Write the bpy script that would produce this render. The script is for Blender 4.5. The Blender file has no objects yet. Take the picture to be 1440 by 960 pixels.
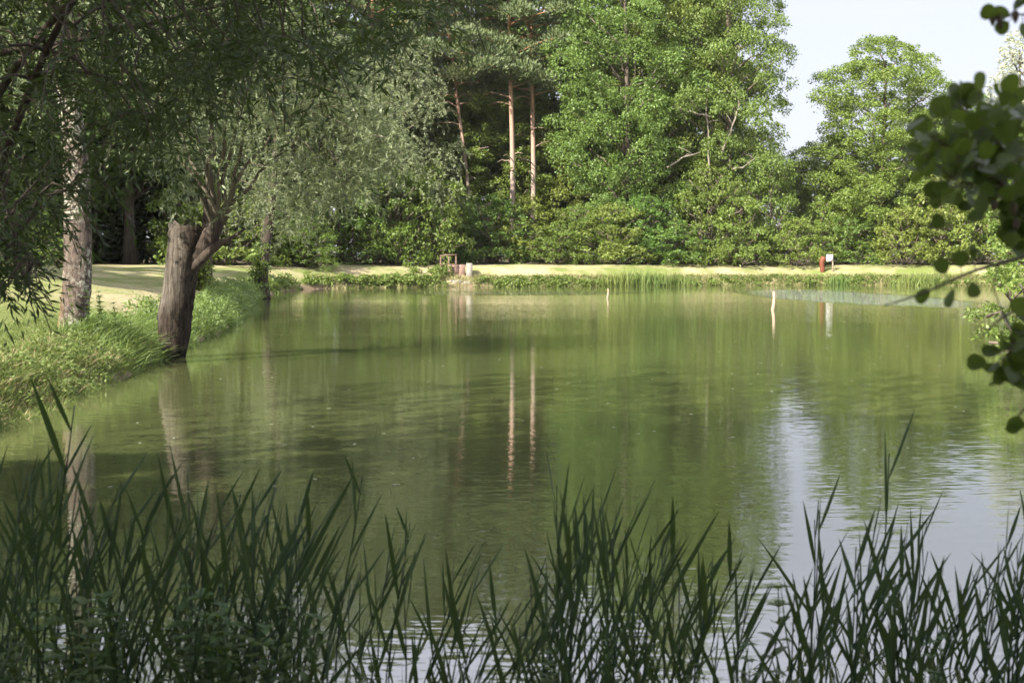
import bpy, math, random
import numpy as np
from mathutils import Vector, Matrix

RNG = np.random.default_rng(7)
random.seed(7)
R = math.radians
scene = bpy.context.scene
COL = scene.collection

# ------------------------------------------------------------------ camera
EYE = Vector((0.0, 0.0, 1.5))
PITCH = math.atan(112 / 2000)
cam_d = bpy.data.cameras.new("camera")
cam = bpy.data.objects.new("camera", cam_d)
COL.objects.link(cam)
cam.location = EYE
cam.rotation_euler = (R(90) - PITCH, 0, 0)
cam_d.lens = 50
cam_d.sensor_width = 36
cam_d.clip_start = 0.05
cam_d.clip_end = 6000
cam_d.dof.use_dof = True
cam_d.dof.focus_distance = 17
cam_d.dof.aperture_fstop = 5.9
scene.camera = cam


def at(px, py, D):
    """world point on the photograph's pixel (1440 wide) at distance D along y"""
    a = (px - 720) / 2000
    b = -(py - 480) / 2000
    c, s = math.cos(PITCH), math.sin(PITCH)
    dx, dy, dz = a, c + b * s, -s + b * c
    k = D / dy
    return Vector((dx * k, D, EYE.z + dz * k))


# ------------------------------------------------------------------ mesh helpers
class MB:
    def __init__(self):
        self.v, self.f, self.n = [], [], 0

    def add(self, V, F):
        V = np.asarray(V, dtype=np.float64).reshape(-1, 3)
        F = np.asarray(F, dtype=np.int64)
        self.v.append(V)
        self.f.append(F + self.n)
        self.n += len(V)

    def mesh(self, name, smooth=True):
        V = np.concatenate(self.v) if self.v else np.zeros((0, 3))
        me = bpy.data.meshes.new(name)
        me.vertices.add(len(V))
        me.vertices.foreach_set("co", V.astype(np.float32).ravel())
        loops, tot = [], []
        for F in self.f:
            loops.append(F.ravel())
            tot.append(np.full(len(F), F.shape[1]))
        loops = np.concatenate(loops)
        tot = np.concatenate(tot)
        start = np.concatenate([[0], np.cumsum(tot)[:-1]])
        me.loops.add(len(loops))
        me.loops.foreach_set("vertex_index", loops.astype(np.int32))
        me.polygons.add(len(tot))
        me.polygons.foreach_set("loop_start", start.astype(np.int32))
        me.polygons.foreach_set("loop_total", tot.astype(np.int32))
        if smooth:
            me.polygons.foreach_set("use_smooth", np.ones(len(tot), dtype=bool))
        me.update(calc_edges=True)
        return me

    def build(self, name, mat, parent=None, smooth=True):
        me = self.mesh(name, smooth)
        me.materials.append(mat)
        o = bpy.data.objects.new(name, me)
        COL.objects.link(o)
        if parent:
            o.parent = parent
        return o

    def tube(self, pts, rad, n=8, rough=0.0, cap=True, lobes=0.0):
        pts = np.asarray(pts, float)
        m = len(pts)
        rad = np.broadcast_to(np.asarray(rad, float), (m,))
        t = np.gradient(pts, axis=0)
        t /= np.linalg.norm(t, axis=1)[:, None] + 1e-9
        ref = np.array([1.0, 0, 0]) if abs(t[0][0]) < 0.8 else np.array([0, 1.0, 0])
        a = np.cross(t, ref)
        a /= np.linalg.norm(a, axis=1)[:, None]
        b = np.cross(t, a)
        th = np.linspace(0, 2 * math.pi, n, endpoint=False)
        r = rad[:, None] * np.ones((m, n))
        if lobes:
            ph = RNG.uniform(0, 6.28, 3)
            r *= 1 + lobes * (np.sin(3 * th + ph[0]) + 0.6 * np.sin(5 * th + ph[1]) + 0.4 * np.sin(9 * th + ph[2]))[None, :]
        if rough:
            r *= 1 + RNG.normal(0, rough, (m, n))
        V = pts[:, None, :] + r[..., None] * (np.cos(th)[None, :, None] * a[:, None, :] + np.sin(th)[None, :, None] * b[:, None, :])
        i = np.arange(m - 1)[:, None] * n
        j = np.arange(n)[None, :]
        k = (j + 1) % n
        F = np.stack([i + j, i + k, i + n + k, i + n + j], -1).reshape(-1, 4)
        self.add(V.reshape(-1, 3), F)
        if cap:
            base = self.n - m * n
            self.f.append((base + np.arange(n))[None, ::-1])
            self.f.append((base + (m - 1) * n + np.arange(n))[None, :])

    def box(self, c, s, rz=0.0, bevel=0.0):
        c = np.asarray(c, float)
        h = np.asarray(s, float) / 2
        bv = min(bevel, h.min() * 0.9)
        V = []
        for sz, inset in ((-1, bv), (-1, 0), (1, 0), (1, bv)):
            z = sz * h[2] if inset else sz * (h[2] - bv)
            for sx, sy in ((-1, -1), (1, -1), (1, 1), (-1, 1)):
                V.append((sx * (h[0] - inset), sy * (h[1] - inset), z))
        if not bv:
            V = V[4:12]
        V = np.array(V)
        cs, sn = math.cos(rz), math.sin(rz)
        V = np.stack([V[:, 0] * cs - V[:, 1] * sn, V[:, 0] * sn + V[:, 1] * cs, V[:, 2]], -1) + c
        L = len(V) // 4
        F = [(3, 2, 1, 0), tuple((L - 1) * 4 + q for q in range(4))]
        for l in range(L - 1):
            for q in range(4):
                w = (q + 1) % 4
                F.append((l * 4 + q, l * 4 + w, l * 4 + 4 + w, l * 4 + 4 + q))
        self.add(V, F)

    def leaves(self, P, d, nrm, L, W):
        """one flat diamond leaf per point: along d, facing nrm"""
        P = np.asarray(P, float)
        d = d / (np.linalg.norm(d, axis=1)[:, None] + 1e-9)
        s = np.cross(d, nrm)
        s /= np.linalg.norm(s, axis=1)[:, None] + 1e-9
        L = np.broadcast_to(L, (len(P),))[:, None]
        W = np.broadcast_to(W, (len(P),))[:, None]
        m = P + d * L * 0.45
        V = np.stack([P, m + s * W / 2, P + d * L, m - s * W / 2], 1).reshape(-1, 3)
        F = np.arange(len(P) * 4).reshape(-1, 4)
        self.add(V, F)

    def blades(self, P, d, bend, L, W, seg=3, widest=0.3):
        """strips that start at P along d, bend by the vector bend, taper to a tip"""
        n = len(P)
        d = d / (np.linalg.norm(d, axis=1)[:, None] + 1e-9)
        L = np.broadcast_to(L, (n,))[:, None]
        W = np.broadcast_to(W, (n,))[:, None]
        s = np.cross(d, RNG.normal(0, 1, (n, 3)))
        s /= np.linalg.norm(s, axis=1)[:, None] + 1e-9
        rows = []
        for k in range(seg):
            t = k / seg
            c = P + d * L * t + bend * L * t * t
            w = W * (0.5 + 0.5 * min(1, t / widest)) * (1 - max(0, t - widest) / (1 - widest)) ** 0.8 / 2
            rows += [c - s * w, c + s * w]
        rows.append(P + d * L + bend * L)
        V = np.stack(rows, 1)
        m = V.shape[1]
        b = np.arange(n)[:, None] * m
        for k in range(seg - 1):
            F = b + np.array([[2 * k, 2 * k + 1, 2 * k + 3, 2 * k + 2]])
            if k == 0:
                self.add(V.reshape(-1, 3), F)
                off = self.n - n * m
            else:
                self.f.append(F + off)
        self.f.append(b + np.array([[2 * seg - 2, 2 * seg - 1, 2 * seg]]) + off)


def unit(n):
    v = RNG.normal(0, 1, (n, 3))
    return v / np.linalg.norm(v, axis=1)[:, None]


def empty(name, loc, label=None, cat=None, group=None, rz=0.0, scale=None):
    o = bpy.data.objects.new(name, None)
    COL.objects.link(o)
    o.location = loc
    o.rotation_euler = (0, 0, rz)
    if scale is not None:
        o.scale = scale
    o.empty_display_size = 0.1
    tag(o, label, cat, group)
    return o


def tag(o, label=None, cat=None, group=None, kind=None):
    if label:
        o["label"] = label
    if cat:
        o["category"] = cat
    if group:
        o["group"] = group
    if kind:
        o["kind"] = kind
    return o


def copy_tree(src, loc, rz=0.0, scale=(1, 1, 1), label=None, cat=None, group=None):
    r = src.copy()
    COL.objects.link(r)
    r.location = loc
    r.rotation_euler = (0, 0, rz)
    r.scale = scale
    for k in ("label", "category", "group"):
        if k in r:
            del r[k]
    tag(r, label, cat, group)
    for ch in list(src.children):
        c = ch.copy()
        COL.objects.link(c)
        c.parent = r
        for g in ch.children:
            d = g.copy()
            COL.objects.link(d)
            d.parent = c
    return r


# ------------------------------------------------------------------ materials
class NT:
    def __init__(self, name):
        self.m = bpy.data.materials.new(name)
        self.m.use_nodes = True
        self.t = self.m.node_tree
        self.t.nodes.clear()
        self.out = self.n("ShaderNodeOutputMaterial")

    def n(self, typ, **kw):
        nd = self.t.nodes.new(typ)
        for k, v in kw.items():
            setattr(nd, k, v)
        return nd

    def l(self, a, b):
        self.t.links.new(a, b)

    def val(self, sock, v):
        if hasattr(v, "is_linked") or hasattr(v, "links"):
            self.l(v, sock)
        else:
            sock.default_value = v

    def coords(self, kind="Object", scale=(1, 1, 1)):
        tc = self.n("ShaderNodeTexCoord")
        mp = self.n("ShaderNodeMapping")
        mp.inputs["Scale"].default_value = scale
        self.l(tc.outputs[kind], mp.inputs["Vector"])
        return mp.outputs["Vector"]

    def pos(self, scale=(1, 1, 1)):
        g = self.n("ShaderNodeNewGeometry")
        mp = self.n("ShaderNodeMapping")
        mp.inputs["Scale"].default_value = scale
        self.l(g.outputs["Position"], mp.inputs["Vector"])
        return mp.outputs["Vector"]

    def noise(self, vec, scale=5, detail=4, rough=0.55, dist=0.0, out="Fac"):
        x = self.n("ShaderNodeTexNoise")
        self.l(vec, x.inputs["Vector"])
        x.inputs["Scale"].default_value = scale
        x.inputs["Detail"].default_value = detail
        x.inputs["Roughness"].default_value = rough
        x.inputs["Distortion"].default_value = dist
        return x.outputs[out]

    def ramp(self, fac, stops):
        r = self.n("ShaderNodeValToRGB")
        e = r.color_ramp.elements
        while len(e) < len(stops):
            e.new(0.5)
        for el, (p, c) in zip(e, stops):
            el.position = p
            el.color = (*c, 1) if len(c) == 3 else c
        self.l(fac, r.inputs["Fac"])
        return r.outputs["Color"]

    def mix(self, fac, a, b, mode="MIX"):
        x = self.n("ShaderNodeMix", data_type="RGBA", blend_type=mode)
        self.val(x.inputs["Factor"], fac)
        for s, v in ((x.inputs[6], a), (x.inputs[7], b)):
            if isinstance(v, tuple):
                s.default_value = (*v, 1) if len(v) == 3 else v
            else:
                self.l(v, s)
        return x.outputs[2]

    def math(self, op, a, b=0.0, clamp=False):
        x = self.n("ShaderNodeMath", operation=op, use_clamp=clamp)
        self.val(x.inputs[0], a)
        self.val(x.inputs[1], b)
        return x.outputs[0]

    def bump(self, h, strength=0.5, dist=0.02):
        b = self.n("ShaderNodeBump")
        b.inputs["Strength"].default_value = strength
        b.inputs["Distance"].default_value = dist
        self.l(h, b.inputs["Height"])
        return b.outputs["Normal"]

    def bsdf(self, color, rough=0.8, spec=0.3, normal=None):
        p = self.n("ShaderNodeBsdfPrincipled")
        if isinstance(color, tuple):
            p.inputs["Base Color"].default_value = (*color, 1)
        else:
            self.l(color, p.inputs["Base Color"])
        self.val(p.inputs["Roughness"], rough)
        p.inputs["Specular IOR Level"].default_value = spec
        if normal is not None:
            self.l(normal, p.inputs["Normal"])
        return p


def leaf_mat(name, col, col2, trans=0.3, rough=0.5, back=None, patch=0.4, spec=0.35):
    """leaf colours differ from leaf to leaf and softly from bough to bough"""
    t = NT(name)
    g = t.n("ShaderNodeNewGeometry")
    oi = t.n("ShaderNodeObjectInfo")
    c = t.mix(g.outputs["Random Per Island"], col, col2)
    nz = t.noise(t.pos(), 0.45, 2)
    hs = t.n("ShaderNodeHueSaturation")
    t.l(c, hs.inputs["Color"])
    t.l(t.math("ADD", t.math("MULTIPLY", oi.outputs["Random"], 0.045), 0.472), hs.inputs["Hue"])
    t.l(t.math("ADD", t.math("MULTIPLY", nz, patch * 2), 1.0 - patch), hs.inputs["Value"])
    c = hs.outputs["Color"]
    if back:
        c = t.mix(g.outputs["Backfacing"], c, back)
    p = t.bsdf(c, rough, spec)
    tr = t.n("ShaderNodeBsdfTranslucent")
    tc = t.mix(0.35, c, (0.30, 0.42, 0.05))
    t.l(tc, tr.inputs["Color"])
    mx = t.n("ShaderNodeMixShader")
    mx.inputs[0].default_value = trans
    t.l(p.outputs[0], mx.inputs[1])
    t.l(tr.outputs[0], mx.inputs[2])
    t.l(mx.outputs[0], t.out.inputs["Surface"])
    return t.m


def bark_mat(name, dark, light, scale=6, stretch=0.18, lichen=None, moss=None, bump=0.8, seed=0.0):
    t = NT(name)
    v = t.coords("Object", (1, 1, stretch))
    n1 = t.noise(v, scale * 2.2, 6, 0.65, 0.6)
    n2 = t.noise(t.coords("Object", (1, 1, 0.5)), scale * 0.5, 3)
    c = t.mix(t.ramp(n1, [(0.35, (0, 0, 0)), (0.62, (1, 1, 1))]), dark, light)
    c = t.mix(t.math("MULTIPLY", n2, 0.5), c, tuple(x * 0.6 for x in light))
    if lichen:
        lz = t.noise(t.coords("Object"), 12, 5, 0.75)
        big = t.noise(t.coords("Object"), 1.1, 2)
        m = t.math("MULTIPLY", t.ramp(lz, [(0.52, (0, 0, 0)), (0.56, (1, 1, 1))]), t.ramp(big, [(0.42, (0, 0, 0)), (0.58, (1, 1, 1))]))
        c = t.mix(m, c, lichen)
    if moss:
        sx = t.n("ShaderNodeSeparateXYZ")
        tc = t.n("ShaderNodeTexCoord")
        t.l(tc.outputs["Object"], sx.inputs[0])
        mz = t.noise(t.coords("Object"), 5, 5, 0.7)
        low = t.math("MULTIPLY", t.math("SUBTRACT", 1.35, sx.outputs["Z"]), 0.7, True)
        lef = t.math("MULTIPLY", t.math("SUBTRACT", -0.02, sx.outputs["X"]), 6.0, True)
        m = t.math("MULTIPLY", t.math("MULTIPLY", low, lef, True), t.ramp(mz, [(0.3, (0, 0, 0)), (0.45, (1, 1, 1))]))
        c = t.mix(m, c, moss)
    p = t.bsdf(c, 0.9, 0.15, t.bump(n1, bump, 0.03))
    t.l(p.outputs[0], t.out.inputs["Surface"])
    return t.m


def plain_mat(name, a, b, scale=8, rough=0.8, stretch=(1, 1, 1), bump=0.3, spec=0.3):
    t = NT(name)
    n1 = t.noise(t.coords("Object", stretch), scale, 6, 0.65)
    p = t.bsdf(t.mix(t.ramp(n1, [(0.3, (0, 0, 0)), (0.7, (1, 1, 1))]), a, b), rough, spec, t.bump(n1, bump, 0.01))
    t.l(p.outputs[0], t.out.inputs["Surface"])
    return t.m


M = {}
M["oak"] = leaf_mat("oak_leaf", (0.075, 0.13, 0.026), (0.15, 0.215, 0.05), 0.35)
M["oak_light"] = leaf_mat("light_oak_leaf", (0.10, 0.155, 0.028), (0.165, 0.23, 0.048), 0.36)
M["bush"] = leaf_mat("bush_leaf", (0.075, 0.132, 0.025), (0.14, 0.205, 0.046), 0.36)
M["bush_deep"] = leaf_mat("deep_bush_leaf", (0.06, 0.115, 0.02), (0.12, 0.19, 0.036), 0.34)
M["dark"] = leaf_mat("shade_toned_leaf", (0.03, 0.055, 0.012), (0.055, 0.09, 0.02), 0.28)  # shade inside the wood is put into this darker leaf colour
M["pine"] = leaf_mat("pine_needle", (0.075, 0.10, 0.038), (0.125, 0.15, 0.062), 0.12, 0.6)
M["silver"] = leaf_mat("silver_willow_leaf", (0.09, 0.115, 0.05), (0.16, 0.185, 0.09), 0.28, 0.5, (0.17, 0.195, 0.115))
M["pollard"] = leaf_mat("pollard_leaf", (0.07, 0.097, 0.04), (0.12, 0.152, 0.066), 0.28, 0.5, (0.15, 0.18, 0.10))
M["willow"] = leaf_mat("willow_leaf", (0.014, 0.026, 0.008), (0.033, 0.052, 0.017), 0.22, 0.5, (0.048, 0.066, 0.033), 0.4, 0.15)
M["alder"] = leaf_mat("alder_leaf", (0.032, 0.06, 0.010), (0.06, 0.10, 0.016), 0.34, 0.4, None, 0.2, 0.25)
M["reed"] = leaf_mat("reed_blade", (0.010, 0.027, 0.016), (0.026, 0.052, 0.027), 0.2, 0.5, None, 0.2, 0.2)
M["weed"] = leaf_mat("weed_leaf", (0.028, 0.06, 0.010), (0.05, 0.09, 0.015), 0.3, 0.55)
M["pale"] = leaf_mat("pale_leaf", (0.30, 0.33, 0.22), (0.42, 0.44, 0.33), 0.3)
M["ivy"] = leaf_mat("ivy_leaf", (0.11, 0.17, 0.03), (0.20, 0.26, 0.05), 0.3)
M["grass"] = leaf_mat("grass_blade", (0.075, 0.115, 0.024), (0.155, 0.19, 0.052), 0.3, 0.6)
M["straw"] = leaf_mat("dry_grass_blade", (0.20, 0.175, 0.085), (0.34, 0.29, 0.15), 0.2, 0.7)
M["lush"] = leaf_mat("lush_grass_blade", (0.08, 0.13, 0.028), (0.16, 0.21, 0.06), 0.35, 0.5)
M["bark"] = bark_mat("oak_bark", (0.05, 0.04, 0.03), (0.17, 0.14, 0.11), 3)
M["lichen_bark"] = bark_mat("lichen_bark", (0.016, 0.012, 0.010), (0.14, 0.11, 0.09), 10, 0.35, (0.38, 0.38, 0.31), (0.17, 0.10, 0.02), 1.0)
M["dead_wood"] = plain_mat("weathered_dead_wood", (0.12, 0.10, 0.085), (0.50, 0.45, 0.38), 14, 0.9, (1, 1, 0.07), 1.0, 0.1)
M["willow_bark"] = bark_mat("willow_bark", (0.018, 0.014, 0.011), (0.075, 0.058, 0.046), 8, 0.2)
M["stem_bark"] = bark_mat("willow_stem_bark", (0.05, 0.042, 0.03), (0.13, 0.115, 0.08), 10, 0.3)
M["dead"] = plain_mat("bare_branch", (0.14, 0.12, 0.095), (0.27, 0.235, 0.195), 3, 0.9)
M["twig"] = plain_mat("twig", (0.05, 0.04, 0.03), (0.10, 0.08, 0.06), 30, 0.8)


def pine_bark():
    t = NT("pine_bark")
    sx = t.n("ShaderNodeSeparateXYZ")
    tc = t.n("ShaderNodeTexCoord")
    t.l(tc.outputs["Object"], sx.inputs[0])
    n1 = t.noise(t.coords("Object", (1, 1, 0.3)), 5, 5, 0.7)
    h = t.math("ADD", t.math("MULTIPLY", t.math("SUBTRACT", sx.outputs["Z"], 6.0), 0.11), t.math("MULTIPLY", t.math("SUBTRACT", n1, 0.5), 0.9), True)
    low = t.mix(n1, (0.16, 0.12, 0.098), (0.42, 0.335, 0.28))
    up = t.mix(n1, (0.18, 0.088, 0.045), (0.38, 0.21, 0.12))
    p = t.bsdf(t.mix(h, low, up), 0.85, 0.2, t.bump(n1, 0.8, 0.04))
    t.l(p.outputs[0], t.out.inputs["Surface"])
    return t.m


M["pine_bark"] = pine_bark()


def ground_mat():
    t = NT("ground_cover")
    g = t.n("ShaderNodeNewGeometry")
    sx = t.n("ShaderNodeSeparateXYZ")
    t.l(g.outputs["Position"], sx.inputs[0])
    fine = t.noise(t.pos(), 9, 6, 0.75)
    mid = t.noise(t.pos((1, 0.6, 1)), 0.8, 5, 0.65)
    big = t.noise(t.pos((1, 0.45, 1)), 0.16, 3)
    straw = t.mix(fine, (0.24, 0.20, 0.115), (0.40, 0.345, 0.215))
    green = t.mix(fine, (0.09, 0.12, 0.03), (0.19, 0.22, 0.07))
    k = t.math("ADD", t.math("MULTIPLY", mid, 0.55), t.math("MULTIPLY", big, 0.6))
    k = t.math("SUBTRACT", k, t.math("MULTIPLY", t.math("MULTIPLY", t.math("SUBTRACT", 76.0, sx.outputs["Y"]), 0.1, True), 0.025))
    c = t.mix(t.ramp(k, [(0.50, (1, 1, 1)), (0.68, (0, 0, 0))]), straw, green)
    # bare damp soil at the waterline, leaf litter under the wood
    soil = t.mix(fine, (0.06, 0.045, 0.028), (0.24, 0.18, 0.12))
    low = t.math("MULTIPLY", t.math("SUBTRACT", 0.32, sx.outputs["Z"]), 5.0, True)
    c = t.mix(low, c, soil)
    at_ = t.n("ShaderNodeAttribute", attribute_name="litter")
    c = t.mix(at_.outputs["Fac"], c, t.mix(fine, (0.03, 0.025, 0.014), (0.07, 0.06, 0.03)))
    p = t.bsdf(c, 0.95, 0.1, t.bump(fine, 0.7, 0.06))
    t.l(p.outputs[0], t.out.inputs["Surface"])
    return t.m


def water_mat():
    t = NT("pond_water")
    g = t.n("ShaderNodeNewGeometry")
    sx = t.n("ShaderNodeSeparateXYZ")
    t.l(g.outputs["Position"], sx.inputs[0])

    def slope(scale, amp, stretch, detail=2):
        c = t.noise(t.pos(stretch), scale, detail, 0.6, 0.0, "Color")
        s = t.n("ShaderNodeVectorMath", operation="SUBTRACT")
        t.l(c, s.inputs[0])
        s.inputs[1].default_value = (0.5, 0.5, 0.5)
        m = t.n("ShaderNodeVectorMath", operation="SCALE")
        t.l(s.outputs[0], m.inputs[0])
        if isinstance(amp, float):
            m.inputs["Scale"].default_value = amp
        else:
            t.l(amp, m.inputs["Scale"])
        return m.outputs[0]

    def add(a, b):
        s = t.n("ShaderNodeVectorMath", operation="ADD")
        t.l(a, s.inputs[0])
        if isinstance(b, tuple):
            s.inputs[1].default_value = b
        else:
            t.l(b, s.inputs[1])
        return s.outputs[0]

    # wind patches: calm lanes and two ruffled areas near the far bank
    lanes = t.noise(t.pos((0.05, 0.16, 1)), 1.0, 3, 0.6)
    calm = t.math("ADD", t.math("MULTIPLY", t.ramp(lanes, [(0.35, (0, 0, 0)), (0.7, (1, 1, 1))]), 0.06), 0.055)

    def blob(cx, cy, rx, ry):
        a = t.math("POWER", t.math("MULTIPLY", t.math("SUBTRACT", sx.outputs["X"], cx), 1 / rx), 2.0)
        b = t.math("POWER", t.math("MULTIPLY", t.math("SUBTRACT", sx.outputs["Y"], cy), 1 / ry), 2.0)
        d = t.math("SUBTRACT", 1.0, t.math("ADD", a, b))
        e = t.math("ADD", d, t.math("MULTIPLY", t.math("SUBTRACT", t.noise(t.pos((0.5, 0.15, 1)), 1.0, 4, 0.7), 0.5), 1.2))
        return t.math("MULTIPLY", e, 1.6, True)

    ruf = t.math("MAXIMUM", blob(14.3, 63, 3.7, 17.0), t.math("MULTIPLY", blob(0.5, 69, 6.5, 6.0), 0.45))
    amp = t.math("ADD", calm, t.math("MULTIPLY", ruf, 5.0))
    v = add(slope(22.0, amp, (0.3, 1.2, 1), 2), slope(0.9, 0.004, (0.5, 1.4, 1), 2))
    s2 = t.n("ShaderNodeVectorMath", operation="MULTIPLY")
    t.l(v, s2.inputs[0])
    s2.inputs[1].default_value = (0.5, 1.0, 0.0)
    nv = add(s2.outputs[0], (0.0, 0.0, 1.0))
    nn = t.n("ShaderNodeVectorMath", operation="NORMALIZE")
    t.l(nv, nn.inputs[0])
    murk = t.mix(t.noise(t.pos((0.4, 0.2, 1)), 0.5, 3), (0.056, 0.068, 0.024), (0.070, 0.080, 0.030))
    p = t.bsdf(murk, 0.02, 0.5, nn.outputs[0])
    p.inputs["IOR"].default_value = 3.0
    t.l(p.outputs[0], t.out.inputs["Surface"])
    return t.m


# ------------------------------------------------------------------ terrain and water
SHORE = np.array([(-3.7, 4.2), (-4.15, 7.5), (-4.45, 10.5), (-4.7, 13), (-5.0, 17), (-5.45, 21.5), (-5.75, 24.5), (-6.05, 28), (-6.6, 33),
                  (-8.3, 44), (-9.8, 54), (-11.0, 64), (-11.6, 71), (-11.6, 77), (-8.5, 82), (-4, 85), (3, 86.5), (10, 89), (18, 91.5),
                  (26, 90.5), (33, 86), (36, 78), (30, 66), (20, 44), (10.2, 26), (8.6, 22), (7.6, 17), (7.6, 10), (5.5, 5.2), (3.2, 4.35), (0, 4.3)])


def shore_dist(x, y):
    """positive on land, negative over water"""
    x = np.asarray(x, float)
    y = np.asarray(y, float)
    P = np.stack([x.ravel(), y.ravel()], -1)
    best = np.full(len(P), 1e9)
    inside = np.zeros(len(P), bool)
    n = len(SHORE)
    for i in range(n):
        a, b = SHORE[i], SHORE[(i + 1) % n]
        ab = b - a
        t = np.clip(((P - a) @ ab) / (ab @ ab), 0, 1)
        q = P - (a + t[:, None] * ab)
        best = np.minimum(best, (q * q).sum(1))
        c = (a[1] > P[:, 1]) != (b[1] > P[:, 1])
        xi = a[0] + (P[:, 1] - a[1]) / (b[1] - a[1] + 1e-12) * ab[0]
        inside ^= c & (P[:, 0] < xi)
    d = np.sqrt(best)
    d[inside] *= -1
    return d.reshape(x.shape)


def wob(x, y):
    return 0.10 * np.sin(0.9 * x + 1.3) * np.sin(0.7 * y) + 0.05 * np.sin(2.3 * x + 0.6 * y) + 0.05 * np.sin(1.9 * y - 0.8 * x)


def ground(x, y):
    x = np.asarray(x, float)
    y = np.asarray(y, float)
    d = shore_dist(x, y)
    d = d + 0.10 * np.sin(x * 1.1 + y * 0.7) * np.exp(-np.abs(d)) + 0.07 * np.sin(x * 2.7 - y * 1.9) * np.exp(-np.abs(d))
    z = np.interp(d, [-6, -1.0, -0.25, 0.0, 0.25, 0.7, 2.0, 5, 9, 30, 200], [-1.4, -0.5, -0.2, -0.02, 0.22, 0.42, 0.78, 1.12, 1.25, 1.4, 1.6])
    zf = np.interp(d, [-6, -1.0, -0.25, 0.0, 0.2, 0.6, 1.3, 2.6, 4.5, 9, 30, 200], [-1.4, -0.5, -0.2, -0.02, 0.26, 0.46, 0.70, 1.08, 1.28, 1.34, 1.4, 1.6])
    ff = np.clip((y - 70) / 8, 0, 1)
    z = z * (1 - ff) + zf * ff
    near = np.clip((9 - y) / 4, 0, 1)          # the low bank the viewer stands on
    zn = np.interp(d, [-6, -2.0, -0.3, 0.0, 0.5, 2.0, 10, 60], [-1.4, -0.5, -0.12, -0.02, 0.12, 0.3, 0.6, 1.2])
    z = z * (1 - near) + zn * near
    far = np.clip((np.abs(x) - 60) / 300, 0, 1) + np.clip((y - 150) / 400, 0, 1)
    return z + wob(x, y) * np.clip(d / 3, 0, 1) * (0.5 - 0.3 * ff) + far * 2


def gz(x, y):
    return float(ground(np.array([x]), np.array([y]))[0])


def axis(lo, hi, step, far):
    a = np.arange(lo, hi + 1e-6, step)
    out = [hi + step * 1.6 ** k for k in range(1, 60) if step * 1.6 ** k < far]
    return np.concatenate([-(np.array(out[::-1]) - hi) + lo, a, out])


xs = axis(-34, 40, 0.4, 2500)
ys = axis(-6, 112, 0.4, 2500)
GX, GY = np.meshgrid(xs, ys)
GZ = ground(GX, GY)
mb = MB()
nx, ny = len(xs), len(ys)
ii = np.arange(ny - 1)[:, None] * nx + np.arange(nx - 1)[None, :]
mb.add(np.stack([GX, GY, GZ], -1).reshape(-1, 3), np.stack([ii, ii + 1, ii + nx + 1, ii + nx], -1).reshape(-1, 4))
grd = mb.build("ground", ground_mat())
tag(grd, kind="structure")
dist = shore_dist(GX, GY)
litter = np.clip((dist - 8.5) / 3, 0, 1) * np.clip((GY - 78) / 6, 0, 1)
litter = np.maximum(litter, np.clip((-GX - 0.30 * GY + 2.5) / 3, 0, 1) * np.clip((GY - 66) / 4, 0, 1))
att = grd.data.attributes.new("litter", "FLOAT", "POINT")
att.data.foreach_set("value", litter.ravel().astype(np.float32))

mb = MB()
wx, wy = np.linspace(-16, 42, 30), np.linspace(1, 96, 40)
WX, WY = np.meshgrid(wx, wy)
ii = np.arange(39)[:, None] * 30 + np.arange(29)[None, :]
mb.add(np.stack([WX, WY, WX * 0], -1).reshape(-1, 3), np.stack([ii, ii + 1, ii + 31, ii + 30], -1).reshape(-1, 4))
tag(mb.build("water", water_mat()), kind="structure")

# ------------------------------------------------------------------ trees
def clump(mb, c, r, n, L, W, flat=0.7, up=0.5, shell=0.55):
    """one bough's leaves: a lumpy puff, thicker towards its outside"""
    d = unit(n)
    d[:, 2] = np.abs(d[:, 2]) * np.where(RNG.random(n) < 0.72, 1, -1)
    d /= np.linalg.norm(d, axis=1)[:, None]
    rr = r * (shell + (1 - shell) * RNG.random(n)) * (1 + 0.25 * np.sin(d[:, 0] * 5 + c[0] * 3) * np.sin(d[:, 1] * 5 + c[1] * 2))
    rr *= np.where(RNG.random(n) < 0.08, 1.25, 1.0)
    P = np.asarray(c) + d * rr[:, None] * np.array([1, 1, flat])
    if n > 110:           # a bough is a heap of smaller leaf heads
        kk = max(7, int(n / 26))
        sub = unit(kk)
        sub[:, 2] = np.abs(sub[:, 2]) * np.where(RNG.random(kk) < 0.75, 1, -0.8)
        hr = r * RNG.uniform(0.22, 0.42, kk)
        w = RNG.integers(0, kk, n)
        d2 = unit(n)
        d2[:, 2] = np.abs(d2[:, 2]) * np.where(RNG.random(n) < 0.75, 1, -1)
        P = np.asarray(c) + (sub[w] * (r * 0.78) + d2 * (hr[w] * RNG.random(n) ** 0.4)[:, None]) * np.array([1, 1, flat])
        d = sub[w] * 0.4 + d2 * 0.8
    nr = d * 0.6 + np.array([0, 0, up]) + unit(n) * 0.7
    dirn = np.cross(nr, unit(n)) + d * 0.3
    mb.leaves(P, dirn, nr, L * RNG.uniform(0.6, 1.25, n), W * RNG.uniform(0.6, 1.25, n))


def curve(a, b, sag=0.0, n=6, jit=0.0):
    a, b = np.asarray(a, float), np.asarray(b, float)
    t = np.linspace(0, 1, n)[:, None]
    p = a + (b - a) * t
    p[:, 2] += (4 * t * (1 - t))[:, 0] * sag
    if jit:
        j = RNG.normal(0, jit, (n, 3))
        j[0] = j[-1] = 0
        p = p + j
    return p


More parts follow.
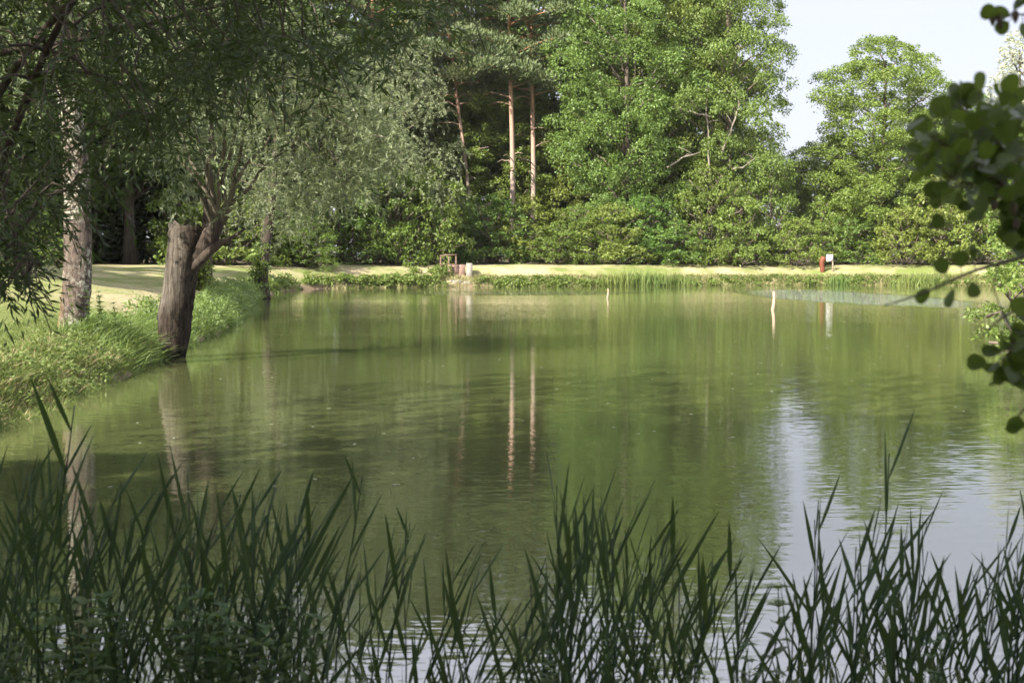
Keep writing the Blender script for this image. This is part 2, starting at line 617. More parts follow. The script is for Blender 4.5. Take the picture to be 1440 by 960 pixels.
def oak_like(name, H, Rr, leafmat, n_cl=120, per=260, low=0.12, prof=None, L=0.30, W=0.2, trunk_r=0.32, cl_r=(0.9, 1.6), label=None, cat="tree", bark="bark", dead=0):
    """a root Empty with trunk (and limbs), crown and bare branches"""
    root = empty(name, (0, 0, 0), label, cat)
    prof = prof or ([0, 0.12, 0.35, 0.55, 0.8, 1.0], [0.45, 0.8, 1.0, 0.95, 0.68, 0.18])
    lean = RNG.normal(0, 0.25, 2)
    tp = np.array([(lean[0] * t * t + 0.15 * math.sin(5 * t), lean[1] * t * t, t * H * 0.9 - 0.3) for t in np.linspace(0, 1, 9)])
    tr = MB()
    tr.tube(tp, np.linspace(1, 0.14, 9) ** 0.8 * trunk_r * np.array([1.4] + [1] * 8), 9, 0.03)
    cr = MB()
    cs = []
    tries = 0
    while len(cs) < n_cl and tries < 20000:
        tries += 1
        t = RNG.random()
        z = H * (low + (0.97 - low) * t)
        rm = np.interp(t, *prof) * Rr
        a = RNG.uniform(0, 6.283)
        q = math.sqrt(RNG.random()) if RNG.random() < 0.25 else RNG.uniform(0.72, 1.08)
        q *= 1 + 0.16 * math.sin(3 * a + z)
        r = RNG.uniform(*cl_r) * (0.75 if t > 0.85 else 1)
        c = np.array([math.cos(a) * rm * q, math.sin(a) * rm * q, z])
        if any(np.linalg.norm(c - o) < 0.62 * (r + ro) for o, ro in cs) and tries < 12000:
            continue
        cs.append((c, r))
    for c, r in cs:
        clump(cr, c, r, int(per * r * r / (np.mean(cl_r) ** 2)), L, W, RNG.uniform(0.55, 0.8))
    for c, r in cs[:: max(1, len(cs) // 34)]:
        zb = max(0.08 * H, min(c[2] - 0.55 * math.hypot(c[0], c[1]), 0.82 * H))
        i = zb / (H * 0.9) * 8
        a = np.array([np.interp(i, range(9), tp[:, k]) for k in range(3)])
        tr.tube(curve(a, c, 0.06 * H * RNG.uniform(0, 0.5), 6, 0.12), np.linspace(trunk_r * 0.33, 0.03, 6), 5)
    tr.build("trunk", M[bark], root)
    cr.build("crown", leafmat, root)
    for k in range(dead):
        a = RNG.uniform(3.6, 5.8)
        z = H * RNG.uniform(0.30, 0.5)
        ro = Rr * 0.75
        s = np.array([math.cos(a) * ro * 0.3, math.sin(a) * ro * 0.3, z])
        e = np.array([math.cos(a) * ro * 1.42 + RNG.normal(0, 0.8), math.sin(a) * ro * 1.38, z + RNG.uniform(0.5, 3.2)])
        db = MB()
        p = curve(s, e, 0.5, 7, 0.18)
        db.tube(p, np.linspace(0.09, 0.025, 7), 5)
        for q in (3, 4, 5):
            db.tube(curve(p[q], p[q] + RNG.normal(0, 0.7, 3) + np.array([0, 0, 0.6]), 0.1, 4, 0.06), np.linspace(0.04, 0.012, 4), 4)
        db.build("dead_branch", M["dead"], root)
    return root


def place(proto, px, D, H0, h, sx, label, cat="tree", group=None, used=set()):
    x = (px - 720) / 2000 * D
    z = gz(x, D)
    sc = (sx, sx, h / H0)
    rz = RNG.uniform(0, 6.283)
    if proto.name not in used:
        used.add(proto.name)
        proto.location, proto.rotation_euler, proto.scale = (x, D, z), (0, 0, rz), sc
        for k in ("label", "category", "group"):
            if k in proto:
                del proto[k]
        tag(proto, label, cat, group)
        return proto
    return copy_tree(proto, (x, D, z), rz, sc, label, cat, group)


oaks = [oak_like("oak_tree", 22, 5, M["oak"], 125, 880, low=0.07, L=0.175, W=0.12, cl_r=(1.0, 1.9), dead=2), oak_like("oak_tree", 22, 5, M["oak"], 125, 880, low=0.07, L=0.175, W=0.12, cl_r=(1.0, 1.9), dead=2),
        oak_like("oak_tree", 22, 5, M["oak"], 120, 880, low=0.07, L=0.175, W=0.12, cl_r=(1.0, 1.9))]
G = "oak trees along the far bank"
place(oaks[0], 880, 99, 22, 24.5, 0.90, "broad green oak just right of the two tall pine trunks", group=G)
place(oaks[1], 955, 102, 22, 28, 0.95, "tallest dense oak with bare grey branches showing in its crown", group=G)
place(oaks[2], 1022, 99, 22, 24, 0.80, "tall oak whose crown edge meets the open sky", group=G)
place(oaks[2], 905, 108, 22, 26, 1.0, "oak standing behind between the two largest oaks", group=G)
light = [oak_like("light_green_oak", 19, 5.5, M["oak_light"], 165, 800, 0.08, ([0, 0.12, 0.35, 0.55, 0.8, 0.92, 1.0], [0.6, 0.9, 1.0, 0.95, 0.78, 0.55, 0.25]), 0.185, 0.125, 0.32, (0.9, 1.7), dead=0)]
place(light[0], 1240, 100, 19, 15.9, 0.84, "yellow green oak standing alone against the sky above the white sign", group=G)
place(light[0], 1172, 105, 19, 9.0, 0.7, "low pale green tree in the gap between the dark oaks and the lone oak", group=G)
place(light[0], 1340, 104, 19, 12.3, 0.85, "light green tree behind the blurred alder leaves", group=G)
place(light[0], 1440, 108, 19, 12.0, 0.9, "light green tree at the edge of the photo beyond the alder twigs", group=G)

G = "oaks between and behind the pines"
place(light[0], 690, 106, 19, 14.5, 0.8, "leafy green oak in the wood between the slanting pine and the two tall pine trunks", group=G)
place(oaks[0], 632, 108, 22, 17, 0.85, "shaded oak in the wood behind the slanting dark pine", group=G)
place(light[0], 778, 107, 19, 16, 0.75, "leafy oak in the wood between the orange pine and the broad oak", group=G)
place(oaks[2], 560, 113, 22, 20, 0.9, "shaded oak in the wood straight behind the silvery willow", group=G)

# pines
def pine(name, H, base_r, n_puff, low, lean=(0, 0), Rr=4.0):
    root = empty(name, (0, 0, 0), None, "pine")
    t = np.linspace(0, 1, 12)
    tp = np.stack([lean[0] * t * H + 0.12 * np.sin(7 * t), lean[1] * t * H, t * H * 0.98 - 0.3], -1)
    tr = MB()
    tr.tube(tp, base_r * (1 - 0.68 * t), 10, 0.02)
    cr = MB()
    for k in range(n_puff):
        u = (k + RNG.random()) / n_puff
        z = H * (low + (1 - low) * u)
        prof = Rr * np.interp(u, [0, 0.15, 0.5, 0.85, 1.0], [0.65, 1.0, 0.95, 0.6, 0.15])
        a = k * 2.399 + RNG.normal(0, 0.3)
        ax = np.array([np.interp(z, tp[:, 2], tp[:, q]) for q in range(3)])
        for m in range(3):
            q = (0.45, 0.75, 1.05)[m] * prof
            c = ax + np.array([math.cos(a + RNG.normal(0, 0.25)) * q, math.sin(a + RNG.normal(0, 0.25)) * q, 0.1 * q + RNG.normal(0, 0.2)])
            r = RNG.uniform(0.7, 1.15)
            n = 300
            d = unit(n)
            P = c + d * r * RNG.random(n)[:, None] ** 0.5 * np.array([1.25, 1.25, 0.5])
            dr = d * 0.6 + np.array([0, 0, 0.75]) + unit(n) * 0.5
            cr.leaves(P, dr, unit(n), 0.34 * RNG.uniform(0.6, 1.2, n), 0.085)
            if m == 2:
                tr.tube(curve(ax - np.array([0, 0, 0.1 * q]), c, 0.15, 5, 0.05), np.linspace(0.075, 0.02, 5), 5)
    for k in range(9):
        z = H * RNG.uniform(0.22, low + 0.05)
        ax = np.array([np.interp(z, tp[:, 2], tp[:, q]) for q in range(3)])
        a = RNG.uniform(0, 6.283)
        q = RNG.uniform(0.8, 2.4)
        tr.tube(curve(ax, ax + np.array([math.cos(a) * q, math.sin(a) * q, RNG.uniform(-0.3, 0.5)]), RNG.uniform(0, 0.3), 5, 0.05), np.linspace(0.05, 0.012, 5), 4)
    tr.build("trunk", M["pine_bark"], root)
    cr.build("crown", M["pine"], root)
    return root


def put(o, px, D, label, cat, group=None, rz=0.0):
    x = (px - 720) / 2000 * D
    o.location = (x, D, gz(x, D))
    o.rotation_euler = (0, 0, rz)
    return tag(o, label, cat, group)


G = "pines behind the far bank"
put(pine("pine_tree", 27, 0.22, 34, 0.46, (-0.002, 0)), 719, 101, "tall pine with a bare straight sunlit trunk visible down to the bushes", "pine", G)
put(pine("pine_tree", 27, 0.22, 34, 0.45, (0.006, 0)), 747, 102, "pine with an orange upper trunk beside the bare straight one", "pine", G)
put(pine("pine_tree", 25, 0.155, 32, 0.46, (-0.10, 0)), 668, 102, "pine with a dark slanting trunk leaning towards the silvery willow", "pine", G)
put(pine("pine_tree", 25, 0.21, 34, 0.42, (0.0, 0)), 528, 99, "pine with a reddish trunk partly hidden by the silvery willow", "pine", G)
put(pine("pine_tree", 26, 0.24, 36, 0.38, (0.01, 0)), 600, 110, "pine set back in the wood above the silvery willow", "pine", G)

# silvery willow by the far corner of the pond, drooping sprays
def drooping(mb, c, n_leaf, length, L, W, spread=0.35, down=0.8, side=None):
    """one hanging twig's leaves along a curve from c"""
    a = RNG.uniform(0, 6.283)
    o = np.array([math.cos(a), math.sin(a), 0]) * spread if side is None else np.asarray(side) * spread
    t = np.sort(RNG.random(n_leaf))[:, None]
    P = np.asarray(c) + o * length * t + np.array([0, 0, 1.0]) * (0.25 * t - (0.25 + down) * t * t) * length
    d = o + np.array([0, 0, -1.0]) * (down * t) + unit(n_leaf) * 0.65
    mb.leaves(P, d, unit(n_leaf) + np.array([0, 0, 0.6]), L * RNG.uniform(0.6, 1.15, n_leaf), W * RNG.uniform(0.8, 1.2, n_leaf))
    return np.asarray(c) + o * length * np.linspace(0, 1, 5)[:, None] + np.array([0, 0, 1.0]) * (0.25 * np.linspace(0, 1, 5)[:, None] - (0.25 + down) * np.linspace(0, 1, 5)[:, None] ** 2) * length


def willow_tree(name, H, Rr, mat, n_cl, twigs, nleaf, L, W, low, bark="stem_bark", tr_r=0.3):
    root = empty(name, (0, 0, 0))
    tr, cr = MB(), MB()
    tp = curve((0, 0, -0.3), (0.3, 0, H * 0.75), 0, 7, 0.1)
    tr.tube(tp, np.linspace(tr_r, 0.08, 7), 9, 0.03)
    for k in range(n_cl):
        u = RNG.random()
        z = H * (low + (1 - low) * u)
        a = RNG.uniform(0, 6.283)
        rm = Rr * np.interp(u, [0, 0.3, 0.6, 1], [0.8, 1, 0.8, 0.15]) * RNG.uniform(0.45, 1.05)
        c = np.array([math.cos(a) * rm, math.sin(a) * rm, z])
        if k % 3 == 0:
            s = np.array([0.1, 0, min(max(z - rm * 0.9, 0.2 * H), 0.7 * H)])
            tr.tube(curve(s, c, 0.3, 6, 0.12), np.linspace(0.09, 0.02, 6), 5)
        for m in range(twigs):
            drooping(cr, c + RNG.normal(0, 0.55, 3), nleaf, RNG.uniform(0.7, 1.6), L, W, 0.6, RNG.uniform(0.3, 0.8))
    tr.build("trunk", M[bark], root)
    cr.build("crown", mat, root)
    return root


G = "willows round the pond"
put(willow_tree("silver_willow", 14.0, 3.9, M["silver"], 110, 12, 24, 0.22, 0.07, 0.3), 560, 91, "silvery willow with drooping pale sprays in front of the pines", "tree", G)
put(willow_tree("silver_willow", 11.0, 3.0, M["silver"], 70, 12, 24, 0.20, 0.06, 0.3), 388, 87, "pale grey willow seen through the drooping right side of the pollard crown", "tree", G)
put(oak_like("pale_poplar", 25, 3.6, M["pale"], 90, 150, 0.3, L=0.3, W=0.2), 1432, 150, "pale whitish tree rising above the alder leaves against the sky", "tree")

# bushes along the far bank
bushes = []
for k in range(4):
    bushes.append(oak_like("bush", 4.5, 2.5, M["bush" if k % 2 else "bush_deep"], (52, 44, 60, 40)[k], (360, 220, 300, 180)[k], 0.02, ([0, 0.2, 0.5, 0.8, 1.0], [1.0, 1.0, 0.9, 0.68, 0.3]), (0.13, 0.19, 0.145, 0.22)[k], (0.09, 0.12, 0.10, 0.14)[k], 0.08, (0.55, 1.1)))
bushl = [oak_like("bush", 4.5, 2.5, M["oak_light"], 46, 190, 0.08, ([0, 0.2, 0.5, 0.8, 1.0], [1.0, 1.0, 0.85, 0.6, 0.25]), 0.19, 0.12, 0.08, (0.5, 1.0)) for _ in range(2)]
G = "bushes along the foot of the far wood"
BU = [  # px, D, height, width scale, light?, label
    (428, 83, 3.0, 0.8, 0, "low green bush at the far corner of the pond beside the ivy covered trunk"),
    (495, 89, 4.9, 1.0, 0, "rounded bush under the reddish pine trunk"),
    (552, 90, 6.0, 1.1, 0, "large bush below the silvery willow"),
    (602, 91, 6.4, 0.9, 0, "tall dark bush left of the sluice railing"),
    (648, 97, 4.2, 0.9, 0, "bush directly behind the sluice railing"),
    (690, 95, 4.6, 0.95, 0, "bush at the foot of the slanting dark pine"),
    (738, 96, 4.4, 0.9, 1, "bush hiding the foot of the bare straight pine"),
    (778, 94, 2.6, 0.8, 0, "low bush between the orange pine and the broad oak"),
    (815, 95, 3.9, 0.8, 0, "bush under the broad oak beside the pines"),
    (862, 94.5, 4.0, 0.9, 1, "light bush under the middle of the broad oak"),
    (905, 96, 4.6, 0.9, 0, "bush behind the tall water iris clump"),
    (950, 95, 2.8, 0.95, 0, "low bush at the foot of the tallest oak"),
    (998, 96, 6.6, 1.0, 0, "bush under the oak with bare grey branches"),
    (1040, 95, 4.6, 0.8, 1, "light bush below the oak that meets the sky"),
    (1082, 97, 7.4, 0.85, 0, "tall bush with bare twigs behind the leaning post in the water"),
    (1122, 95, 3.2, 0.7, 1, "small light bush left of the rusty bin"),
    (1155, 98, 4.6, 0.7, 1, "light bush straight behind the rusty bin"),
    (1190, 97, 3.2, 0.75, 0, "low bush just right of the white sign"),
    (1228, 99, 5.6, 0.9, 0, "dark bush under the lone yellow green oak"),
    (1270, 95, 3.8, 0.8, 1, "bright bush between the lone oak and the reed clump"),
    (1322, 96, 6.0, 1.05, 1, "large bright bush behind the reed clump"),
    (1380, 95, 4.6, 1.0, 1, "bright bush behind the alder twig"),
    (1432, 94, 6.2, 1.0, 1, "bright bush at the photo edge behind the alder leaves"),
]
for k, (px, D, h, sx, li, lab) in enumerate(BU):
    place(bushl[k % 2] if li else bushes[k % 4], px, D, 4.5, h, sx, lab, "bush", G)
def local_to(o, P):
    """world points in the local space of a placed top-level object"""
    c, sn = math.cos(o.rotation_euler[2]), math.sin(o.rotation_euler[2])
    d = np.asarray(P) - np.array(o.location)
    return np.stack([(d[:, 0] * c + d[:, 1] * sn), (-d[:, 0] * sn + d[:, 1] * c), d[:, 2]], -1) / np.array(o.scale)


# bare grey branches that stand out of the tallest oak, and out of the bush beside it
def bare(o, pts, D, r):
    db = MB()
    P = np.array([at(px, py, D) for px, py in pts])
    t = np.linspace(0, len(P) - 1, (len(P) - 1) * 3 + 1)
    P = np.stack([np.interp(t, range(len(pts)), P[:, k]) for k in range(3)], -1)
    P[1:-1] += RNG.normal(0, 0.05, (len(P) - 2, 3))
    db.tube(local_to(o, P), np.linspace(r, r * 0.3, len(P)), 6)
    for q in range(3, len(P) - 1, 2):
        e = P[q] + np.array([RNG.normal(0, 0.5), RNG.normal(0, 0.3), RNG.uniform(0.2, 0.8)])
        db.tube(local_to(o, curve(P[q], e, 0.06, 4, 0.04)), np.linspace(r * 0.4, r * 0.15, 4), 4)
    db.build("dead_branch", M["dead"], o)


bare(oaks[1], [(1000, 262), (996, 200), (993, 160), (995, 115)], 96.5, 0.065)
bare(oaks[1], [(1015, 215), (1030, 175), (1040, 150), (1028, 118)], 96.5, 0.075)
bare(oaks[1], [(1000, 165), (975, 158), (945, 150)], 96.2, 0.05)
bare(oaks[1], [(938, 236), (960, 222), (985, 214)], 96, 0.06)
bare(oaks[1], [(1030, 238), (1050, 232), (1066, 218)], 96, 0.05)

# left-hand wood beyond the lawn
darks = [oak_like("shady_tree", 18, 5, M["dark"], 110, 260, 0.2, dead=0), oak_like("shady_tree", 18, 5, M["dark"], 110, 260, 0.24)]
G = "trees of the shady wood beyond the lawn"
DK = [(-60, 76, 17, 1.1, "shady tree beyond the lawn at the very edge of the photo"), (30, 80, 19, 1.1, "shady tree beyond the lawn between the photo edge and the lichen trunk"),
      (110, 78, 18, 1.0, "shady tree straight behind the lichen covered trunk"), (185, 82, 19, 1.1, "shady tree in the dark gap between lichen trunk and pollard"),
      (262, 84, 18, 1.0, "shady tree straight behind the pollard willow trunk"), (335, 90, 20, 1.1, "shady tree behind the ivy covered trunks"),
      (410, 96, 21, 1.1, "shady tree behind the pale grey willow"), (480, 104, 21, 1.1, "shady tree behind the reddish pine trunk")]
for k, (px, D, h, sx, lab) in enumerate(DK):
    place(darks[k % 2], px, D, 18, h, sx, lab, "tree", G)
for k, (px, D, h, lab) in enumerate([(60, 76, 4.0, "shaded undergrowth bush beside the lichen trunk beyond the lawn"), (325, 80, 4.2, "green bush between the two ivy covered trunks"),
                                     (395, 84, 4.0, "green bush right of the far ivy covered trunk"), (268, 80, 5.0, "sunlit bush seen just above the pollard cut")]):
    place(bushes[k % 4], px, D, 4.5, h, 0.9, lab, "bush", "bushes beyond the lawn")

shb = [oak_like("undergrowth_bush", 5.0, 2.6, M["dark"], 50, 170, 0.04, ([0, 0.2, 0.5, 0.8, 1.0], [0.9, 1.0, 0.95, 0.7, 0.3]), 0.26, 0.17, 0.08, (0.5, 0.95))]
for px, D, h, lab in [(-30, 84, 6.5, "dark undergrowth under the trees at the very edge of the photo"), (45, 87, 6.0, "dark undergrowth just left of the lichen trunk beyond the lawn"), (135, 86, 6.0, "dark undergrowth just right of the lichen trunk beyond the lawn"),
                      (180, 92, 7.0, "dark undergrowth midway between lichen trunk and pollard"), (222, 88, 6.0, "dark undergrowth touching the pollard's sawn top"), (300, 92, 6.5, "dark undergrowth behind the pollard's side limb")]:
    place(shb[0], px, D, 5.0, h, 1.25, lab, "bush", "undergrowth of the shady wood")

# the wood as a mass: behind the far bank, and behind and beside the viewer where it throws its shade
mb = MB()
def mass_tree(x, y, H, Rr, n, per, L, zlow=0.15):
    z0 = gz(x, y)
    for k in range(n):
        t = RNG.random()
        rm = Rr * np.interp(t, [0, 0.3, 0.7, 1], [0.7, 1, 0.8, 0.2]) * math.sqrt(RNG.random())
        a = RNG.uniform(0, 6.283)
        clump(mb, np.array([x + math.cos(a) * rm, y + math.sin(a) * rm, z0 + H * (zlow + (0.97 - zlow) * t)]), RNG.uniform(1.0, 1.8), per, L, L * 0.66)


for k, x in enumerate(np.arange(-52, 17, 3.6)):
    mass_tree(x + RNG.normal(0, 0.8), 114 + RNG.uniform(0, 6) + max(0, -x - 16) * -1.0, RNG.uniform(22, 27), 4.8, 95, 100, 0.5, 0.02)
for k, x in enumerate(np.arange(19, 58, 4.5)):
    mass_tree(x, 119 + RNG.uniform(0, 8), RNG.uniform(8, 10.5), 4.0, 30, 95, 0.5, 0.02)
tag(mb.build("far_woodland", M["oak"]), "wood behind the far bank read as one dark green mass", "woodland", kind="stuff")
mb = MB()
for x, y, H, r in [(-11.5, -4, 15, 4.6), (-9, -11, 17, 5), (-5, -9, 16, 4.6), (0, -12.5, 17, 5), (3.5, -8, 14, 4.5), (-3, -3.5, 14, 4.2), (1.5, -4, 13, 4.2), (6, -3, 13, 4), (-16, -10, 17, 4.5),
                   (-20, 28, 16, 4.2), (-24, 33, 17, 4.6), (-20, 35, 15, 4), (-27, 28, 17, 5), (-25, 40, 17, 4.6), (-32, 40, 19, 5), (-29, 47, 17, 4.6), (-35, 50, 20, 5), (-37, 42, 20, 5), (-27, 57, 17, 4)]:
    mass_tree(x, y, H, r, 60, 130, 0.5, 0.32 if y < 0 else 0.08)
    p = curve((x, y, gz(x, y) - 0.3), (x + 0.3, y, H * 0.8), 0, 6, 0.1)
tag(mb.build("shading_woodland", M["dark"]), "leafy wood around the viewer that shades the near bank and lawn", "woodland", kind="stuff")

# ------------------------------------------------------------------ lichen covered trunk on the near left bank
def px_tube(mb, rows, root, n=16, rough=0.02, lobes=0.03, D=None, sub=3):
    """rows of (px, py, width px, D): a trunk through photo positions, local to root"""
    P = np.array([at(r[0], r[1], r[3]) for r in rows]) - np.array(root)
    W = np.array([r[2] / 2000 * r[3] / 2 for r in rows])
    m = len(rows)
    t = np.linspace(0, m - 1, (m - 1) * sub + 1)
    P = np.stack([np.interp(t, range(m), P[:, k]) for k in range(3)], -1)
    for _ in range(2):
        P[1:-1] = (P[:-2] + 2 * P[1:-1] + P[2:]) / 4
    mb.tube(P, np.interp(t, range(m), W), n, rough, True, lobes)
    return P


def rooted(name, px, py, D, label, cat, group=None):
    p = at(px, py, D)
    return empty(name, (p.x, D, gz(p.x, D)), label, cat, group)


t = rooted("lichen_willow", 100, 478, 20, "thick upright trunk spotted with pale lichen standing on the grassy bank", "tree", "willows round the pond")
L0 = np.array(t.location)
mb = MB()
tp = px_tube(mb, [(97, 500, 52, 20), (100, 478, 43, 20), (104, 450, 40, 20), (109, 400, 39, 20), (110, 300, 37, 20), (106, 210, 34, 20), (97, 140, 30, 20), (88, 40, 27, 20), (82, -80, 22, 20), (80, -220, 12, 20)], L0, 20, 0.025, 0.025, sub=5)
br = MB()
cr = MB()
for k in range(70):
    px, py, D = RNG.uniform(-90, 330), RNG.uniform(-420, 90), 20 + RNG.uniform(-2.2, 3.0)
    if px > 200 and py > 60:
        continue
    c = np.array(at(px, py, D)) - L0
    if k % 3 == 0:
        i = RNG.integers(len(tp) * 6 // 10, len(tp) - 3)
        br.tube(curve(tp[i], c, 0.25, 6, 0.06), np.linspace(0.06, 0.012, 6), 5)
    for m in range(9):
        drooping(cr, c + RNG.normal(0, 0.35, 3), 30, RNG.uniform(0.6, 1.3), 0.12, 0.026)
mb.build("trunk", M["lichen_bark"], t)
br.build("limbs", M["willow_bark"], t)
cr.build("crown", M["pollard"], t)

# ------------------------------------------------------------------ pollard willow with its sawn dead top
t = rooted("pollard_willow", 243, 500, 22.2, "pollarded willow with a sawn grey dead top leaning over the water", "tree", "willows round the pond")
L0 = np.array(t.location)
mb = MB()
rows = [(245, 515, 31, 22.2), (245, 500, 31, 22.2), (245, 470, 42, 22.2), (246, 440, 46, 22.2), (251, 405, 42, 22.2), (256, 370, 45, 22.2), (263, 345, 51, 22.2), (266, 330, 57, 22.2), (266, 318, 55, 22.2)]
P = np.array([at(r[0], r[1], r[3]) for r in rows]) - L0
W = np.array([r[2] / 2000 * r[3] / 2 for r in rows])
tt = np.linspace(0, len(rows) - 1, 41)
P = np.stack([np.interp(tt, range(len(rows)), P[:, k]) for k in range(3)], -1)
W = np.interp(tt, range(len(rows)), W)
n = 28
th = np.linspace(0, 2 * math.pi, n, endpoint=False)
rad = W[:, None] * (1 + 0.04 * np.sin(4 * th + 1)[None] + 0.035 * np.sin(9 * th)[None] + RNG.normal(0, 0.022, (41, n)))
for _ in range(16):          # burrs and hollows
    q, a0, w0 = RNG.uniform(2, 40), RNG.uniform(0, 6.283), RNG.uniform(1.2, 3.0)
    rad *= 1 + RNG.choice([0.09, 0.06, -0.06]) * np.exp(-((np.arange(41) - q) / w0) ** 2)[:, None] * np.exp(-((np.angle(np.exp(1j * (th - a0)))) / 0.3) ** 2)[None]
flare = np.exp(-np.arange(41) / 5.0)[:, None] * np.clip(-np.cos(th - 0.4), 0, 1)[None] * 0.32
rad *= 1 + flare
V = P[:, None, :] + np.stack([rad * np.cos(th), rad * np.sin(th) * 0.95, 0 * rad], -1)
V[-1, :, 2] += RNG.normal(0, 0.035, n) - 0.03 * np.cos(th)      # sawn and split rim
inner = V[-1] * 0.72 + P[-1] * 0.28 - np.array([0, 0, 0.04])
core = P[-1] * 1.0 - np.array([0, 0, 0.09])
VV = np.concatenate([V.reshape(-1, 3), inner, core[None]])
i = np.arange(40)[:, None] * n
j = np.arange(n)[None]
k2 = (j + 1) % n
F = np.stack([i + j, i + k2, i + n + k2, i + n + j], -1).reshape(-1, 4)
b0, b1 = 40 * n, 41 * n
jj = np.arange(n)
F2 = np.stack([b0 + jj, b0 + (jj + 1) % n, b1 + (jj + 1) % n, b1 + jj], -1)
mb.add(VV, np.concatenate([F, F2]))
mb.f.append(np.stack([b1 + jj, b1 + (jj + 1) % n, np.full(n, 42 * n)], -1))


def pollard_mat():
    m = NT("pollard_trunk")
    tc = m.n("ShaderNodeTexCoord")
    sx = m.n("ShaderNodeSeparateXYZ")
    m.l(tc.outputs["Object"], sx.inputs[0])
    grain = m.noise(m.coords("Object", (1, 1, 0.07)), 16, 6, 0.7, 0.4)
    blot = m.noise(m.coords("Object", (1, 1, 0.5)), 3.5, 4, 0.65)
    wood = m.mix(m.ramp(grain, [(0.34, (0, 0, 0)), (0.62, (1, 1, 1))]), (0.018, 0.014, 0.011), (0.15, 0.13, 0.105))
    fis = m.noise(m.coords("Object", (1, 1, 0.22)), 22, 6, 0.7, 0.5)
    bark = m.mix(m.ramp(fis, [(0.38, (0, 0, 0)), (0.65, (1, 1, 1))]), (0.010, 0.008, 0.006), (0.062, 0.048, 0.037))
    # bare grey wood on the upper left face, bark lower down and on the right
    k = m.math("ADD", m.math("MULTIPLY", m.math("SUBTRACT", sx.outputs["Z"], 1.15), 2.0), m.math("MULTIPLY", m.math("SUBTRACT", 0.26, sx.outputs["X"]), 3.2))
    k = m.math("MINIMUM", k, m.math("MULTIPLY", m.math("SUBTRACT", 0.33, sx.outputs["X"]), 5.0))
    k = m.math("ADD", k, m.math("MULTIPLY", m.math("SUBTRACT", blot, 0.5), 2.4), True)
    c = m.mix(k, bark, wood)
    moss = m.math("MULTIPLY", m.math("MULTIPLY", m.math("SUBTRACT", 0.75, sx.outputs["Z"]), 1.8, True), m.math("MULTIPLY", m.math("SUBTRACT", -0.10, sx.outputs["X"]), 8.0, True), True)
    c = m.mix(m.math("MULTIPLY", moss, m.ramp(blot, [(0.4, (0, 0, 0)), (0.6, (1, 1, 1))])), c, (0.15, 0.095, 0.02))
    gp = m.n("ShaderNodeNewGeometry")
    gs = m.n("ShaderNodeSeparateXYZ")
    m.l(gp.outputs["Position"], gs.inputs[0])
    wet = m.math("MULTIPLY", m.math("SUBTRACT", m.math("ADD", 0.10, m.math("MULTIPLY", blot, 0.12)), gs.outputs["Z"]), 14.0, True)
    c = m.mix(wet, c, (0.012, 0.011, 0.008))
    p = m.bsdf(c, 0.92, 0.1, m.bump(m.math("ADD", grain, fis), 1.0, 0.05))
    m.l(p.outputs[0], m.out.inputs["Surface"])
    return m.m


mb.build("trunk", pollard_mat(), t)
mb = MB()
px_tube(mb, [(252, 400, 20, 22.2), (264, 376, 30, 22.2), (278, 356, 34, 22.2), (292, 338, 29, 22.1), (302, 322, 23, 22.1), (306, 313, 19, 22.1), (308, 307, 10, 22.1)], L0, 12, 0.05, 0.05)
px_tube(mb, [(266, 380, 14, 22.15), (280, 366, 16, 22.1), (298, 352, 13, 22.0), (311, 341, 9, 21.9), (322, 337, 6, 21.85), (345, 322, 3, 21.8)], L0, 10, 0.05, 0.03)
mb.build("limb", M["willow_bark"], t)
tips = [(214, 120, 22.8), (246, 60, 22.6), (290, 20, 22.2), (322, 40, 21.8), (352, 90, 22.0), (384, 110, 21.6), (420, 160, 22.2), (450, 210, 22.5), (200, 205, 22.0)]
stem_pts = []
for q, (px, py, D) in enumerate(tips):
    sb = MB()
    a = np.array(at(298 + 18 * q / 8, 318 - RNG.uniform(0, 8), 22.1)) - L0
    b = np.array(at(px, py, D)) - L0
    pts = curve(a, b, 0.0, 9, 0.03)
    f = np.linspace(0, 1, 9)
    pts[:, 2] += 0.45 * np.sin(f * math.pi) * abs(px - 305) / 150
    sb.tube(pts, np.linspace(0.042 if q in (2, 3, 4) else 0.034, 0.009, 9), 7)
    sb.build("stem", M["stem_bark"], t)
    stem_pts.append(pts)
tb = MB()
cr = MB()
PB = [(235, 60), (300, 30), (350, 60), (400, 90), (450, 120), (505, 170), (540, 205)]
for k in range(620):
    px = RNG.uniform(215, 560)
    top = np.interp(px, [215, 300, 400, 480, 560], [60, -60, 20, 60, 150])
    bot = np.interp(px, [215, 260, 300, 330, 400, 450, 500, 560], [215, 215, 190, 300, 335, 310, 275, 235])
    py = RNG.uniform(top, bot)
    if 285 < px < 345 and py > 200 and RNG.random() < 0.6:
        continue
    D = 22.2 + RNG.uniform(-1.3, 1.5)
    c = np.array(at(px, py, D)) - L0
    if k % 6 == 0:
        sp = stem_pts[RNG.integers(9)]
        s = min((p for s_ in stem_pts for p in s_[2:]), key=lambda p: np.linalg.norm(p - c))
        tb.tube(curve(s, c, 0.08, 5, 0.03), np.linspace(0.014, 0.004, 5), 4)
    for m in range(3):
        drooping(cr, c + RNG.normal(0, 0.14, 3), 20, RNG.uniform(0.3, 0.65), 0.105, 0.019, 0.6, 0.55)
tb.build("twig_sprays", M["stem_bark"], t)
cr.build("crown", M["pollard"], t)

